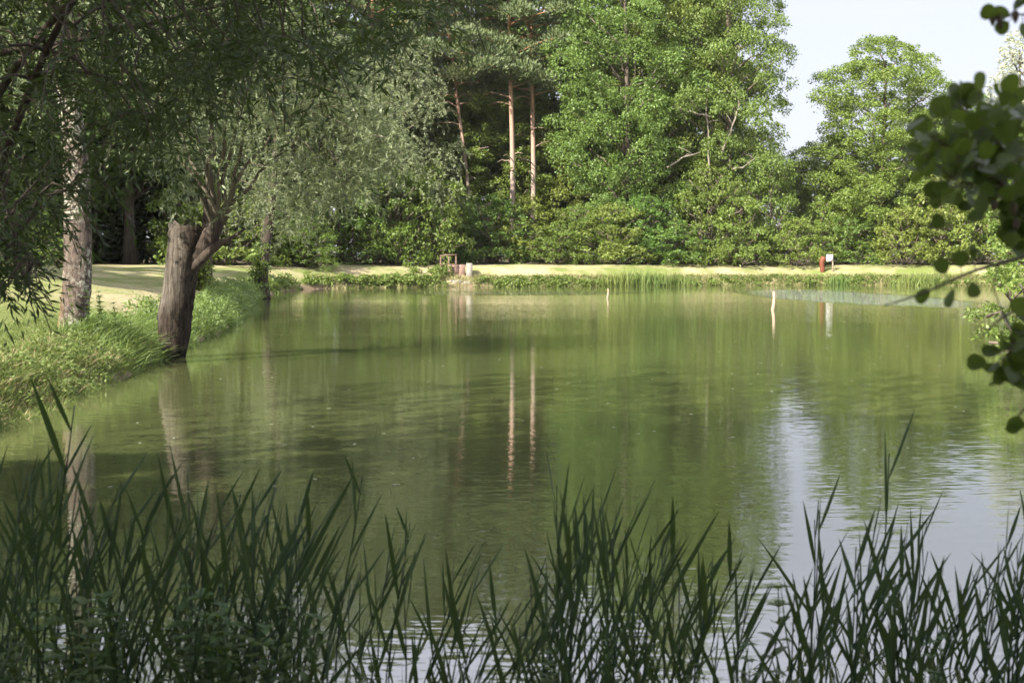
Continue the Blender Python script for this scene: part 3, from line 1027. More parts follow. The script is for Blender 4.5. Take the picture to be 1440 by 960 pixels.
# ------------------------------------------------------------------ two ivy covered trunks further along the bank
for name_lab, px, py, D, w, h, lean in [("ivy covered trunk just behind the pollard willow", 288, 402, 44, 26, 5.0, 6), ("ivy covered trunk at the water's edge nearest the far corner", 367, 415, 58, 26, 4.6, 16)]:
    t = rooted("ivy_tree", px, py, D, name_lab, "tree", "ivy covered trunks on the lawn side")
    L0 = np.array(t.location)
    mb = MB()
    tp = px_tube(mb, [(px + lean * 0.2, py + 6, w * 0.9, D), (px, py - 20, w * 0.75, D), (px + lean * 0.3, py - 60, w * 0.62, D), (px + lean, py - 130, w * 0.45, D), (px + lean * 1.4, py - 230, w * 0.25, D)], L0, 10, 0.04, 0.04)
    mb.build("trunk", M["willow_bark"], t)
    iv, cr = MB(), MB()
    for k in range(26):
        i = RNG.integers(0, len(tp) * 6 // 10)
        clump(iv, tp[i] + np.array([RNG.normal(-0.12, 0.12), RNG.normal(-0.15, 0.1), RNG.normal(0, 0.15)]), RNG.uniform(0.22, 0.38), 70, 0.11, 0.09)
    iv.build("ivy", M["ivy"], t)
    for k in range(30):
        a = RNG.uniform(0, 6.283)
        q = RNG.uniform(0.2, 1.9)
        c = np.array(tp[-3]) + np.array([math.cos(a) * q, math.sin(a) * q, RNG.uniform(-1.2, 2.0)])
        for m in range(6):
            drooping(cr, c + RNG.normal(0, 0.3, 3), 22, RNG.uniform(0.7, 1.4), 0.17, 0.045)
    cr.build("crown", M["silver"], t)

# ------------------------------------------------------------------ willow overhanging the viewer from the left
t = empty("overhanging_willow", (-4.75, 9.3, gz(-4.75, 9.3)), "dark leafy willow whose canopy overhangs the top of the view", "tree", "willows round the pond")
L0 = np.array(t.location)
mb = MB()
tp = px_tube(mb, [(-300, 620, 80, 9.3), (-230, 500, 72, 9.4), (-90, 400, 62, 9.5), (-24, 310, 36, 9.5), (-70, 200, 30, 9.3), (-120, 60, 26, 9.1), (-140, -120, 22, 9.0), (-100, -400, 14, 9.0)], L0, 12, 0.03, 0.03)
mb.build("trunk", M["willow_bark"], t)
limbs = MB()
LP = []
for pts in ([(-60, 230, 9.4), (40, 60, 9.0), (190, -90, 8.6), (380, -190, 8.2), (600, -160, 7.8)], [(-120, 60, 9.1), (0, -160, 8.8), (260, -420, 9), (480, -520, 9.2)],
            [(-20, 300, 9.5), (45, 110, 8.3), (130, -60, 7.6), (300, -130, 7.2)], [(-90, 400, 9.5), (-60, 300, 8.6), (10, 330, 8.0), (40, 400, 7.6)],
            [(-70, 200, 9.3), (-120, 60, 8.4), (-200, -100, 8)], [(-110, 90, 9.1), (110, 60, 9.8), (300, 10, 10.2), (450, -30, 10.4)]):
    P = np.array([at(*p) for p in pts]) - L0
    tt = np.linspace(0, len(pts) - 1, (len(pts) - 1) * 4 + 1)
    P = np.stack([np.interp(tt, range(len(pts)), P[:, k]) for k in range(3)], -1)
    for _ in range(3):
        P[1:-1] = (P[:-2] + 2 * P[1:-1] + P[2:]) / 4
    limbs.tube(P, np.linspace(0.030, 0.008, len(P)), 7)
    LP.append(P)
LPA = np.concatenate(LP)
tb, cr = MB(), MB()
lowx = [-150, 0, 50, 90, 130, 180, 225, 260, 300, 380, 440, 520, 590, 635, 665]
lowy = [420, 360, 300, 175, 120, 190, 215, 150, 90, 70, 95, 85, 75, 20, -60]
def spray(px, py, D, nl, ln, L, W, link):
    c = np.array(at(px, py, D)) - L0
    pts = drooping(cr, c, nl, ln, L, W, 0.65, RNG.uniform(0.35, 0.9))
    if link:
        s = LPA[np.argmin(np.linalg.norm(LPA - c, axis=1))]
        tb.tube(curve(s, c, 0.1, 6, 0.03), np.linspace(0.012, 0.004, 6), 4)
        tb.tube(pts, 0.003, 4)
for k in range(2000):
    px = RNG.uniform(-140, 655)
    lo = np.interp(px, lowx, lowy)
    py = RNG.uniform(-170, lo) if RNG.random() < 0.75 else lo - abs(RNG.normal(0, 30))
    if 75 < px < 150 and py > 130:
        continue
    if px > 330 and RNG.random() < np.interp(px, [330, 430, 620], [0.1, 0.5, 0.7]):
        continue
    spray(px, py, RNG.uniform(7.4, 10.6), 17, RNG.uniform(0.3, 0.65), 0.095, 0.016, k % 9 == 0)
for px, py in [(90, 215), (110, 225), (70, 235), (95, 262), (120, 280), (100, 290), (15, 385), (30, 395), (5, 400), (45, 402), (-15, 380), (20, 410), (0, 420), (35, 300), (15, 330), (60, 300), (30, 350), (10, 350)]:
    for m in range(3):
        spray(px + RNG.normal(0, 8), py + RNG.normal(0, 8) - 15, RNG.uniform(7.4, 8.2), 14, 0.35, 0.095, 0.016, m == 0)
for k in range(900):          # the rest of the crown, above the frame
    a, q = RNG.uniform(0, 6.283), math.sqrt(RNG.random()) * 4.2
    c = np.array([-4.0 + math.cos(a) * q, 9.2 + math.sin(a) * q * 0.8, RNG.uniform(4.6, 9.0)]) - L0
    if c[2] + L0[2] < 1.5 + 0.21 * (c[1] + L0[1]):
        continue
    drooping(cr, c, 20, RNG.uniform(0.6, 1.1), 0.16, 0.04)
limbs.build("limbs", M["willow_bark"], t)
tb.build("twig_sprays", M["twig"], t)
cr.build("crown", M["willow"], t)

# ------------------------------------------------------------------ sluice, bin, sign and posts
M["concrete"] = plain_mat("weathered_concrete", (0.11, 0.10, 0.085), (0.27, 0.25, 0.21), 3, 0.9)
M["gate_wood"] = plain_mat("reddish_brown_planks", (0.16, 0.10, 0.08), (0.30, 0.20, 0.16), 5, 0.85, (6, 1, 0.5))
M["rust"] = plain_mat("rusty_iron", (0.085, 0.055, 0.038), (0.17, 0.115, 0.08), 20, 0.8)
M["bin"] = plain_mat("rust_red_paint", (0.10, 0.028, 0.014), (0.17, 0.05, 0.026), 6, 0.6, (1, 1, 0.3))
M["white"] = plain_mat("white_board", (0.62, 0.62, 0.62), (0.70, 0.70, 0.69), 4, 0.5)
M["post"] = plain_mat("pale_peeled_wood", (0.20, 0.15, 0.105), (0.38, 0.31, 0.235), 14, 0.85, (1, 1, 0.15))

SD = 86.0
SX = (640 - 720) / 2000 * SD
t = empty("sluice", (SX, SD, 0), "concrete sluice with a brown plank gate set into the far bank", "sluice")
mb = MB(); mb.box((0.84, 0.6, 0.46), (0.36, 1.1, 1.92), 0.05, 0.02); mb.build("pillar", M["concrete"], t, False)
mb = MB(); mb.box((-0.34, 0.6, 0.42), (0.20, 0.9, 1.80), 0, 0.02); mb.build("pillar", M["gate_wood"], t, False)
mb = MB(); mb.box((0.2, 0.45, 0.75), (0.80, 0.12, 1.15), 0, 0.02); mb.build("gate", M["gate_wood"], t, False)
mb = MB(); mb.box((0.0, -0.25, 0.0), (0.82, 0.55, 0.78), 0, 0.04); mb.build("apron", M["concrete"], t, False)
mb = MB(); mb.box((0.72, -0.28, -0.02), (0.52, 0.6, 0.70), 0.04, 0.04); mb.build("apron", M["concrete"], t, False)
t2 = empty("railing", (SX, SD, 0), "rusty iron guard rail over the sluice", "railing")
for xx, z0, z1 in ((0.05, 1.25, 1.93), (-0.38, 1.3, 1.91), (-0.88, 0.95, 1.90)):
    mb = MB(); mb.tube([(xx, 0.25, z0 - 0.6), (xx, 0.25, z1)], 0.045, 8); mb.build("post", M["rust"], t2)
mb = MB(); mb.tube([(-0.92, 0.2, 1.84), (-0.5, 0.2, 1.905), (0.1, 0.2, 1.91)], 0.042, 8); mb.build("rail", M["rust"], t2)
mb = MB(); mb.tube([(-0.92, 0.2, 1.34), (0.1, 0.2, 1.34)], 0.03, 8); mb.build("rail", M["rust"], t2)

BD = 93.0
t = rooted("rusty_bin", 1157, 371, BD, "rust red cylindrical bin with a bent top on the far bank", "bin")
mb = MB()
zz = [(-0.02, -0.05, 0.135), (-0.015, 0.0, 0.15), (-0.02, 0.25, 0.15), (-0.06, 0.45, 0.15), (-0.05, 0.6, 0.17), (-0.01, 0.75, 0.185), (0.05, 0.90, 0.185), (0.07, 0.955, 0.17)]
mb.tube([(x, 0, z) for x, z, r in zz], [r for x, z, r in zz], 20)
mb.build("body", M["bin"], t)
mb = MB(); mb.tube([(0.07, 0, 0.95), (0.075, 0, 0.975), (0.08, 0, 0.985)], [0.165, 0.15, 0.05], 20); mb.build("lid", M["bin"], t)
t = rooted("sign", 1171, 371, BD, "small blank white board on a wooden post beside the rusty bin", "sign")
mb = MB(); mb.tube([(0.03, 0, -0.2), (0.0, 0, 0.6), (-0.02, 0, 1.12)], [0.055, 0.05, 0.045], 8, 0.03); mb.build("post", M["post"], t)
mb = MB(); mb.box((-0.215, -0.065, 0.88), (0.42, 0.03, 0.43), 0, 0.006); mb.build("board", M["white"], t, False)

for nm, px, y0, y1, D, w, lab in (("post", 1088, 410, 436, 44.5, 4.6, "pale wooden stake leaning out of the water in front of the ruffled patch"), ("post", 855, 406, 418, 59, 2.4, "small short stake standing far out in the pond")):
    t = empty("stake", (at(px, y1, D).x, D, 0), lab, "post", "stakes standing in the pond")
    h = at(px, y0, D).z
    r = w / 2000 * D / 2
    mb = MB()
    mb.tube([(-0.035, 0, -0.5), (-0.03, 0, 0.02), (0.0, 0, h * 0.35), (0.015, 0, h * 0.7), (0.0, 0, h * 0.97), (0.0, 0, h)], np.array([1, 1, 1, 0.95, 0.9, 0.7]) * r, 10, 0.04, True, 0.04)
    mb.build("shaft", M["post"], t)
    mb = MB()
    mb.tube([(0.0, 0, h - 0.004), (0.0, 0, h + 0.012)], [0.62 * r, 0.4 * r], 10, 0.04)
    mb.build("cut_top", M["dead_wood"], t)

# ------------------------------------------------------------------ grasses and waterside plants
def tufts(mb, X, Y, nb, lmin, lmax, W, lean=0.5, dirs=None, seg=3):
    n = len(X) * nb
    x = np.repeat(X, nb) + RNG.normal(0, 0.05, n)
    y = np.repeat(Y, nb) + RNG.normal(0, 0.05, n)
    z = np.maximum(ground(x, y), -0.05) - 0.02
    d = unit(n) * lean * 0.7 + np.repeat(unit(len(X)), nb, axis=0) * lean * 0.8
    d[:, 2] = np.abs(d[:, 2]) * 0.3 + 1
    L = RNG.uniform(lmin, lmax, n)
    bend = unit(n) * 0.42
    if dirs is not None:
        bend[:, :2] += np.repeat(dirs, nb, axis=0) * 0.12
    bend[:, 2] = -np.abs(bend[:, 2]) - 0.15
    mb.blades(np.stack([x, y, z], -1), d, bend, L, W, seg)


def sample_bank(n, ylo, yhi, dlo, dhi, side=-1, xlim=None):
    out = []
    while sum(len(o) for o in out) < n:
        m = n * 6
        y = RNG.uniform(ylo, yhi, m)
        x = RNG.uniform(*(xlim or (-14, -3)), m)
        d = shore_dist(x, y)
        k = (d > dlo) & (d < dhi)
        out.append(np.stack([x[k], y[k]], -1))
    return np.concatenate(out)[:n]


to_water = np.array([0.97, -0.1])
mb = MB()
P = sample_bank(1000, 10.0, 23.5, 0.7, 1.5)
tufts(mb, P[:, 0], P[:, 1], 12, 0.05, 0.15, 0.009, 0.6)
P = sample_bank(1650, 10.0, 23.5, -0.08, 0.72)
tufts(mb, P[:, 0], P[:, 1], 15, 0.08, 0.27, 0.009, 0.55, np.tile(to_water, (len(P), 1)))
for k in range(130):
    q = sample_bank(1, 11, 23.5, -0.05, 0.75)[0]
    clump(mb, np.array([q[0], q[1], max(gz(q[0], q[1]), 0) + RNG.uniform(0.03, 0.15)]), RNG.uniform(0.08, 0.2), 90, 0.06, 0.022, 0.8)
tag(mb.build("bank_grass", M["grass"]), "long pale green grass hanging over the near left bank", "grass", kind="stuff")
mb = MB()
P = sample_bank(900, 10.0, 24, -0.02, 0.9)
tufts(mb, P[:, 0], P[:, 1], 10, 0.10, 0.27, 0.009, 0.7, np.tile(to_water, (len(P), 1)))
tag(mb.build("dry_grass", M["straw"]), "dry straw coloured grass on the near left bank", "grass", kind="stuff")
mb = MB()
P = sample_bank(1100, 23.8, 62, -0.05, 0.8)
tufts(mb, P[:, 0], P[:, 1], 14, 0.22, 0.58, 0.018, 0.5, np.tile(to_water * 0.6, (len(P), 1)))
P = sample_bank(260, 19.0, 23.5, -0.05, 0.9)
tufts(mb, P[:, 0], P[:, 1], 16, 0.3, 0.55, 0.014, 0.6, np.tile(to_water, (len(P), 1)))
for k in range(150):
    q = sample_bank(1, 23.6, 60, -0.1, 0.9)[0]
    clump(mb, np.array([q[0], q[1], max(gz(q[0], q[1]), 0) + RNG.uniform(0.05, 0.35)]), RNG.uniform(0.15, 0.32), 105, 0.09, 0.035, 0.9)
tag(mb.build("lush_grass", M["lush"]), "lush tall green grass along the bank beyond the pollard", "grass", kind="stuff")
mb = MB()
P = sample_bank(9000, 11.0, 60, 0.9, 9.0, xlim=(-24, -4))
tufts(mb, P[:, 0], P[:, 1], 7, 0.03, 0.08, 0.010, 0.7, None, 2)
tag(mb.build("lawn_grass", M["straw"]), "short mown pale grass of the lawn", "grass", kind="stuff")

mb = MB()
for k in range(640):        # brambles and weeds at the foot of the far bank
    s = RNG.uniform(-11.4, 33)
    y = np.interp(s, [-11.6, -8.5, -4, 3, 10, 18, 26, 33], [78, 82, 85, 86.5, 89, 91.5, 90.5, 86]) + RNG.uniform(-0.25, 0.7)
    px = 720 + 2000 * s / y
    if 626 < px < 668 or (px > 800 and RNG.random() < 0.45) or (px > 950 and RNG.random() < 0.35):
        continue
    hgt = 1.0 if 480 < px < 630 else 0.5
    r = RNG.uniform(0.16, 0.34)
    clump(mb, np.array([s, y, max(gz(s, y), 0) * 0.7 + RNG.uniform(0.05, 0.4) * hgt]), r, 80, 0.16, 0.10, 0.8)
for k in range(60):
    px = RNG.uniform(560, 632)
    y = 86 + RNG.uniform(-0.3, 1.6)
    clump(mb, np.array([(px - 720) / 2000 * y, y, RNG.uniform(0.3, 1.35) * (0.6 + 0.4 * (px - 560) / 70)]), RNG.uniform(0.25, 0.4), 90, 0.16, 0.1, 0.8)
for y0 in RNG.uniform(56, 80, 50):
    x0 = np.interp(y0, [54, 64, 71, 77, 80], [-9.8, -11, -11.6, -11.6, -10]) - RNG.uniform(-0.1, 0.8)
    clump(mb, np.array([x0, y0, gz(x0, y0) + RNG.uniform(0, 0.3)]), RNG.uniform(0.2, 0.4), 80, 0.15, 0.09, 0.8)
tag(mb.build("brambles", M["bush"]), "leafy brambles and weeds along the foot of the far bank", "brambles", kind="stuff")
mb = MB()
P = sample_bank(3600, 76, 93, -0.3, 0.95, xlim=(-12, 34))
k = (P[:, 1] > 80) & ~((np.abs(720 + 2000 * P[:, 0] / P[:, 1] - 647) < 20))
P = P[k]
tufts(mb, P[:, 0], P[:, 1], 8, 0.12, 0.42, 0.03, 0.5)
tag(mb.build("far_grass", M["grass"]), "tall rough grass at the waterline of the far bank", "grass", kind="stuff")
mb = MB()
P = sample_bank(2600, 76, 93, -0.25, 1.0, xlim=(-12, 34))
P = P[P[:, 1] > 79]
tufts(mb, P[:, 0], P[:, 1], 7, 0.2, 0.5, 0.03, 0.6)
tag(mb.build("far_dry_grass", M["straw"]), "dead straw coloured stems at the waterline of the far bank", "grass", kind="stuff")


def iris_clump(n, h):
    root = empty("iris_clump", (0, 0, 0))
    mb = MB()
    P = np.stack([RNG.normal(0, 0.55, n), RNG.normal(0, 0.2, n), np.full(n, -0.05)], -1)
    d = unit(n) * 0.22
    d[:, 2] = 1
    mb.blades(P, d, unit(n) * 0.15, RNG.uniform(0.6, 1.0, n) * h, 0.05, 4, 0.4)
    mb.build("leaves", M["lush"], root)
    return root


ic = iris_clump(170, 1.15)
IR = [(872, 87.2, 0.9, "tall upright iris clump, the one nearest the sluice"), (895, 87.6, 1.05, "tallest upright iris clump under the lighter bush"), (925, 88, 0.9, "upright iris clump just right of the tallest one"),
      (955, 88.4, 0.75, "low iris clump at the end of the iris row"), (1180, 91, 0.7, "low water plant clump below the white sign")]
for k, (px, y, s, lab) in enumerate(IR):
    x = (px - 720) / 2000 * y
    o = ic if k == 0 else copy_tree(ic, (0, 0, 0))
    o.location, o.rotation_euler, o.scale = (x, y - 0.2, 0), (0, 0, RNG.uniform(-0.3, 0.3)), (s, s, s)
    tag(o, lab, "plant", "iris clumps on the far bank")
rc = iris_clump(360, 1.5)
for k, (px, y, s, lab) in enumerate([(1300, 89.5, 1.0, "large pale reed clump at the water beside the alder twig"), (1278, 89.8, 0.75, "smaller reed clump touching the large pale one")]):
    o = rc if k == 0 else copy_tree(rc, (0, 0, 0))
    o.location, o.rotation_euler, o.scale = ((px - 720) / 2000 * y, y + 0.4, gz((px - 720) / 2000 * y, y + 0.4) - 0.12), (0, 0, k), (s * 1.3, s, s)
    tag(o, lab, "plant", "reed clumps on the far bank")

mb = MB()
m = 260
x, y = RNG.uniform(-9, 16, m), 9 + 40 * RNG.random(m) ** 1.5
k = shore_dist(x, y) < -0.3
x, y = x[k], y[k]
d = unit(len(x)) * np.array([1, 1, 0])
mb.leaves(np.stack([x, y, np.full(len(x), 0.004)], -1), d, np.tile([0.0, 0.0, 1.0], (len(x), 1)), RNG.uniform(0.03, 0.07, len(x)), 0.03)
tag(mb.build("floating_leaves", M["pale"]), "tiny pale leaves and fluff floating on the pond", "floating leaves", kind="stuff")

# near right bank shrub
put(oak_like("waterside_shrub", 2.6, 1.35, M["bush"], 40, 240, 0.05, ([0, 0.2, 0.5, 0.8, 1.0], [0.9, 1.0, 0.95, 0.7, 0.3]), 0.09, 0.055, 0.03, (0.25, 0.5)), 1478, 25, "sunlit waterside shrub half hidden behind the alder twigs", "bush")

# ------------------------------------------------------------------ reeds in front
def blade(mb, p, d, L, W, droop, face):
    """one broad reed leaf: a folded strip that narrows to a long point"""
    n = 9
    d = np.asarray(d, float)
    d /= np.linalg.norm(d)
    pts = [np.asarray(p, float)]
    cur = d.copy()
    for k in range(n - 1):
        cur = cur + np.array([0, 0, -droop / n * (k / n + 0.2)])
        cur /= np.linalg.norm(cur)
        pts.append(pts[-1] + cur * L / (n - 1))
    pts = np.array(pts)
    f = np.asarray(face, float)
    s = np.cross(d, f)
    s /= np.linalg.norm(s) + 1e-9
    up = np.cross(s, d)
    t = np.linspace(0, 1, n)
    w = W * np.interp(t, [0, 0.08, 0.35, 0.6, 0.85, 1], [0.35, 0.6, 1, 0.85, 0.4, 0.02]) / 2
    V = np.stack([pts - s * w[:, None] + up * w[:, None] * 0.35, pts, pts + s * w[:, None] + up * w[:, None] * 0.35], 1).reshape(-1, 3)
    F = []
    for k in range(n - 1):
        for q in range(2):
            a = k * 3 + q
            F.append((a, a + 1, a + 4, a + 3))
    mb.add(V, F)


def make_reed(h, nleaf, sway, tall=False):
    root = empty("reed", (0, 0, 0))
    st, lv = MB(), MB()
    t = np.linspace(0, 1, 8)
    az = RNG.uniform(0, 6.283)
    P = np.stack([sway * t * t * h + 0.01 * np.sin(6 * t + az), 0.05 * math.sin(az) * t * h, t * h], -1)
    st.tube(P, np.linspace(0.0045, 0.0018, 8), 6)
    for k in range(nleaf):
        u = 0.30 + 0.68 * (k + 0.5) / nleaf if not tall else 0.5 + 0.49 * (k + 0.5) / nleaf
        p = np.array([np.interp(u, t, P[:, q]) for q in range(3)])
        right = (k % 2 == 0) if RNG.random() < 0.75 else (RNG.random() < 0.7)
        a = RNG.normal(0, 0.75) + (0 if right else math.pi)
        op = RNG.uniform(0.18, 0.75) * (1.2 - 0.6 * u)
        d = np.array([math.cos(a) * math.sin(op) + sway * u, math.sin(a) * math.sin(op), math.cos(op)])
        L = RNG.uniform(0.20, 0.38) * (1.0 if u < 0.85 else 0.85)
        blade(lv, p, d, L, RNG.uniform(0.010, 0.020), (RNG.uniform(0.0, 0.8) if RNG.random() < 0.88 else RNG.uniform(2.0, 4.0)) * (1.1 - u), (math.cos(a + 1.2) , math.sin(a + 1.2) - 0.4, 0.3))
    st.build("stem", M["reed"], root)
    lv.build("leaves", M["reed"], root)
    return root


variants = [make_reed(RNG.uniform(0.95, 1.15), int(RNG.integers(5, 9)), RNG.uniform(-0.05, 0.25)) for _ in range(18)]
tallv = [make_reed(1.0, 3, 0.03, True), make_reed(1.0, 4, 0.1, True)]
reed_h = {v.name: max(p.co.z for c in v.children for p in c.data.vertices) for v in variants + tallv}
topx = [-30, 10, 60, 130, 200, 265, 310, 390, 440, 500, 560, 610, 680, 740, 800, 860, 930, 1000, 1040, 1085, 1130, 1170, 1230, 1290, 1335, 1380, 1450]
topy = [600, 610, 650, 700, 625, 640, 680, 690, 760, 740, 735, 800, 770, 745, 690, 720, 735, 750, 810, 850, 730, 730, 740, 745, 790, 700, 690]
dens_x = [-40, 0, 300, 400, 450, 560, 620, 700, 780, 1010, 1040, 1085, 1110, 1320, 1345, 1400, 1480]
dens = [1.8, 1.8, 1.8, 1.5, 0.9, 1.0, 0.9, 1.2, 1.7, 1.5, 0.5, 0.5, 1.4, 1.4, 0.7, 1.9, 1.9]
GR = "reeds along the near edge of the pond"
used_reed = set()
def set_reed(v, px, D, ytop, label, rz, shared=True):
    x = (px - 720) / 2000 * D
    zt = at(px, ytop, D).z
    zb = max(-0.15, min(gz(x, D), 0.1)) - 0.02
    s = RNG.uniform(0.82, 1.1) if shared else (zt - zb) / reed_h[v.name]
    zb = zt - s * reed_h[v.name]
    if v.name not in used_reed:
        used_reed.add(v.name)
        o = v
        o.location, o.rotation_euler, o.scale = (x, D, zb), (0, 0, rz), (s, s, s)
        tag(o, label, "reed", GR)
    else:
        o = copy_tree(v, (x, D, zb), rz, (s, s, s), label, "reed", GR)
    return o


set_reed(tallv[0], 1240, 5.0, 570, "tallest lone reed with two broad leaves held high over the water", 0.0, False)
set_reed(tallv[0], 1146, 4.9, 662, "reed with a narrow upright leaf pair just left of the tallest lone reed", 0.4, False)
set_reed(tallv[0], 793, 4.9, 622, "reed with one dark upright leaf standing out in mid water", 2.6, False)
set_reed(tallv[1], 52, 4.8, 520, "tallest reed of the dense clump at the very edge of the photo", -0.2, False)
set_reed(tallv[1], 470, 5.0, 632, "reed with long leaves leaning far over in the thin gap of the reed row", 0.1, False)
set_reed(tallv[1], 545, 5.0, 705, "reed with a pair of upright leaves just past the thin gap of the reed row", 0.2, False)
n_r = 0
while n_r < 262:
    px = RNG.uniform(-35, 1475)
    if RNG.random() * 2.2 > np.interp(px, dens_x, dens):
        continue
    D = RNG.uniform(4.2, 5.7)
    yt = np.interp(px, topx, topy) - 35 - (RNG.uniform(20, 75) if RNG.random() < 0.1 else 0) + abs(RNG.normal(0, 75)) + (RNG.uniform(0, 120) if RNG.random() < 0.45 else 0)
    v = variants[n_r % 18]
    set_reed(v, px, D, min(yt, 900), "slender green reed in the dense row along the near water's edge", RNG.normal(0, 0.45))
    n_r += 1


def make_nettle(h, L, n_pairs):
    root = empty("weed", (0, 0, 0))
    st, lv = MB(), MB()
    P = curve((0, 0, 0), (RNG.normal(0, 0.06), RNG.normal(0, 0.06), h), 0, 6, 0.01)
    st.tube(P, np.linspace(0.004, 0.002, 6), 5)
    for k in range(n_pairs):
        u = 0.3 + 0.7 * k / (n_pairs - 1)
        p = np.array([np.interp(u, np.linspace(0, 1, 6), P[:, q]) for q in range(3)])
        for q in range(3 if u > 0.85 else 2):
            a = k * 1.57 + q * (math.pi if u < 0.85 else 2.1) + RNG.normal(0, 0.2)
            d = np.array([math.cos(a), math.sin(a), RNG.uniform(0.0, 0.7)])
            blade(lv, p, d, L * RNG.uniform(0.7, 1.15) * (1.1 - 0.5 * u), L * 0.42, 0.9, (0, 0, 1))
    st.build("stem", M["weed"], root)
    lv.build("leaves", M["weed"], root)
    return root


nv = [make_nettle(0.6, 0.10, 8) for _ in range(4)]
GN = "weeds growing between the reeds"
used_w = set()
for k in range(66):
    px = RNG.uniform(-20, 430) if k < 56 else RNG.uniform(430, 1440)
    D = RNG.uniform(4.0, 4.8)
    x = (px - 720) / 2000 * D
    zt = at(px, (RNG.uniform(825, 930) if k < 56 else RNG.uniform(890, 950)), D).z
    if k == 65:
        px, zt = 1070, at(1070, 815, 4.6).z
        D, x = 4.6, (1070 - 720) / 2000 * 4.6
    zb = max(gz(x, D), -0.1) - 0.02
    s = max(0.25, (zt - zb) / 0.62)
    lab = "leafy green weed low among the reeds, in front of them" if k < 65 else "leafy weed sprig standing alone in the gap of the reed row"
    v = nv[k % 4]
    if v.name not in used_w:
        used_w.add(v.name)
        v.location, v.rotation_euler, v.scale = (x, D, zb), (0, 0, k), (s, s, s)
        tag(v, lab, "weed", GN)
    else:
        copy_tree(v, (x, D, zb), k, (s, s, s), lab, "weed", GN)
for k in range(16):           # leafy weeds on the left bank between the two trunks
    px, D = RNG.uniform(128, 222), RNG.uniform(18.8, 21.6)
    x = -5.0 - (D - 17) * 0.1 - RNG.uniform(0.1, 0.9)
    s = RNG.uniform(0.7, 1.25)
    copy_tree(nv[k % 4], (x, D, gz(x, D) - 0.02), k, (s, s, s), "leafy weed on the grassy bank between lichen trunk and pollard", "weed", "weeds on the grassy bank")

mb = MB()
m = 1500
x, y = RNG.uniform(-3.2, 3.2, m), RNG.uniform(3.0, 4.5, m)
tufts(mb, x, y, 8, 0.08, 0.26, 0.006, 0.6)
tag(mb.build("near_grass", M["grass"]), "rough grass at the viewer's feet by the near edge", "grass", kind="stuff")

# ------------------------------------------------------------------ alder reaching in from the right
t = empty("alder", (2.3, 3.05, gz(2.3, 3.05)), "alder with rounded dark leaves reaching in close to the viewer", "tree")
L0 = np.array(t.location)
mb = MB()
mb.tube(curve((0, 0, -0.2), (0.05, 0.1, 3.4), 0, 8, 0.02), np.linspace(0.07, 0.03, 8), 10, 0.03)
mb.build("trunk", M["twig"], t)
bb, lv = MB(), MB()


def alder_leaf(p, d, nrm, L):
    d = d / np.linalg.norm(d)
    nrm = nrm - d * (nrm @ d)
    nrm /= np.linalg.norm(nrm) + 1e-9
    s = np.cross(nrm, d)
    outl = [(0.0, 0.0), (0.10, 0.20), (0.3, 0.36), (0.55, 0.45), (0.78, 0.42), (0.93, 0.26), (0.97, 0.08)]
    V = [p + d * L * u + s * 0 + nrm * 0 for u in (0.0, 0.3, 0.55, 0.8, 0.94)]
    lft = [p + d * L * u + s * L * w + nrm * L * w * 0.25 for u, w in outl[1:]]
    rgt = [p + d * L * u - s * L * w + nrm * L * w * 0.25 for u, w in outl[1:]]
    verts = np.array(V + lft + rgt)
    a, b = 5, 11
    lv.add(verts, [(0, 1, a + 1, a), (1, 2, a + 2, a + 1), (2, 3, a + 3, a + 2), (3, 4, a + 5, a + 4)])
    lv.f.append(np.array([(1, 0, b, b + 1), (2, 1, b + 1, b + 2), (3, 2, b + 2, b + 3), (4, 3, b + 4, b + 5)]) + lv.n - len(verts))
    lv.f.append(np.array([(3, a + 4, a + 3), (3, b + 3, b + 4)]) + lv.n - len(verts))


def twig(pts, r0, r1, n_leaf=0, L=(0.03, 0.044), from_t=0.2):
    P = np.array([at(p[0], p[1], p[2] * 1.3) for p in pts]) - L0
    tt = np.linspace(0, len(P) - 1, (len(P) - 1) * 4 + 1)
    P = np.stack([np.interp(tt, range(len(pts)), P[:, k]) for k in range(3)], -1)
    for _ in range(2):
        P[1:-1] = (P[:-2] + 2 * P[1:-1] + P[2:]) / 4
    bb.tube(P, np.linspace(r0, r1, len(P)), 6)
    for k in range(n_leaf):
        u = (from_t + (1 - from_t) * (k + 0.5) / n_leaf) * (len(P) - 1)
        p = np.array([np.interp(u, range(len(P)), P[:, q]) for q in range(3)])
        leaf_at(p, RNG.uniform(*L))


def leaf_at(p, L, d=None):
    d = unit(1)[0] * np.array([1, 0.6, 1]) + np.array([-0.15, -0.1, 0.15]) if d is None else d
    st = p + d / np.linalg.norm(d) * 0.016
    bb.tube(np.array([p, (p + st) / 2, st]), 0.0009, 4)
    nr = np.array([RNG.normal(0, 0.9), -0.8 + RNG.normal(0, 0.7), 0.6 + RNG.normal(0, 0.7)])
    alder_leaf(st, d, nr, L * 1.02)


def cone(px, py, D, r=0.0065, L=0.015):
    p = np.array(at(px, py, D * 1.3)) - L0
    cn = MB()
    cn.tube([p + np.array([0, 0, L]), p + np.array([0, 0, L * 0.7]), p, p - np.array([0, 0, L * 0.6])], [r * 0.3, r, r * 0.95, r * 0.3], 8)
    cn.build("cone", M["twig"], t)


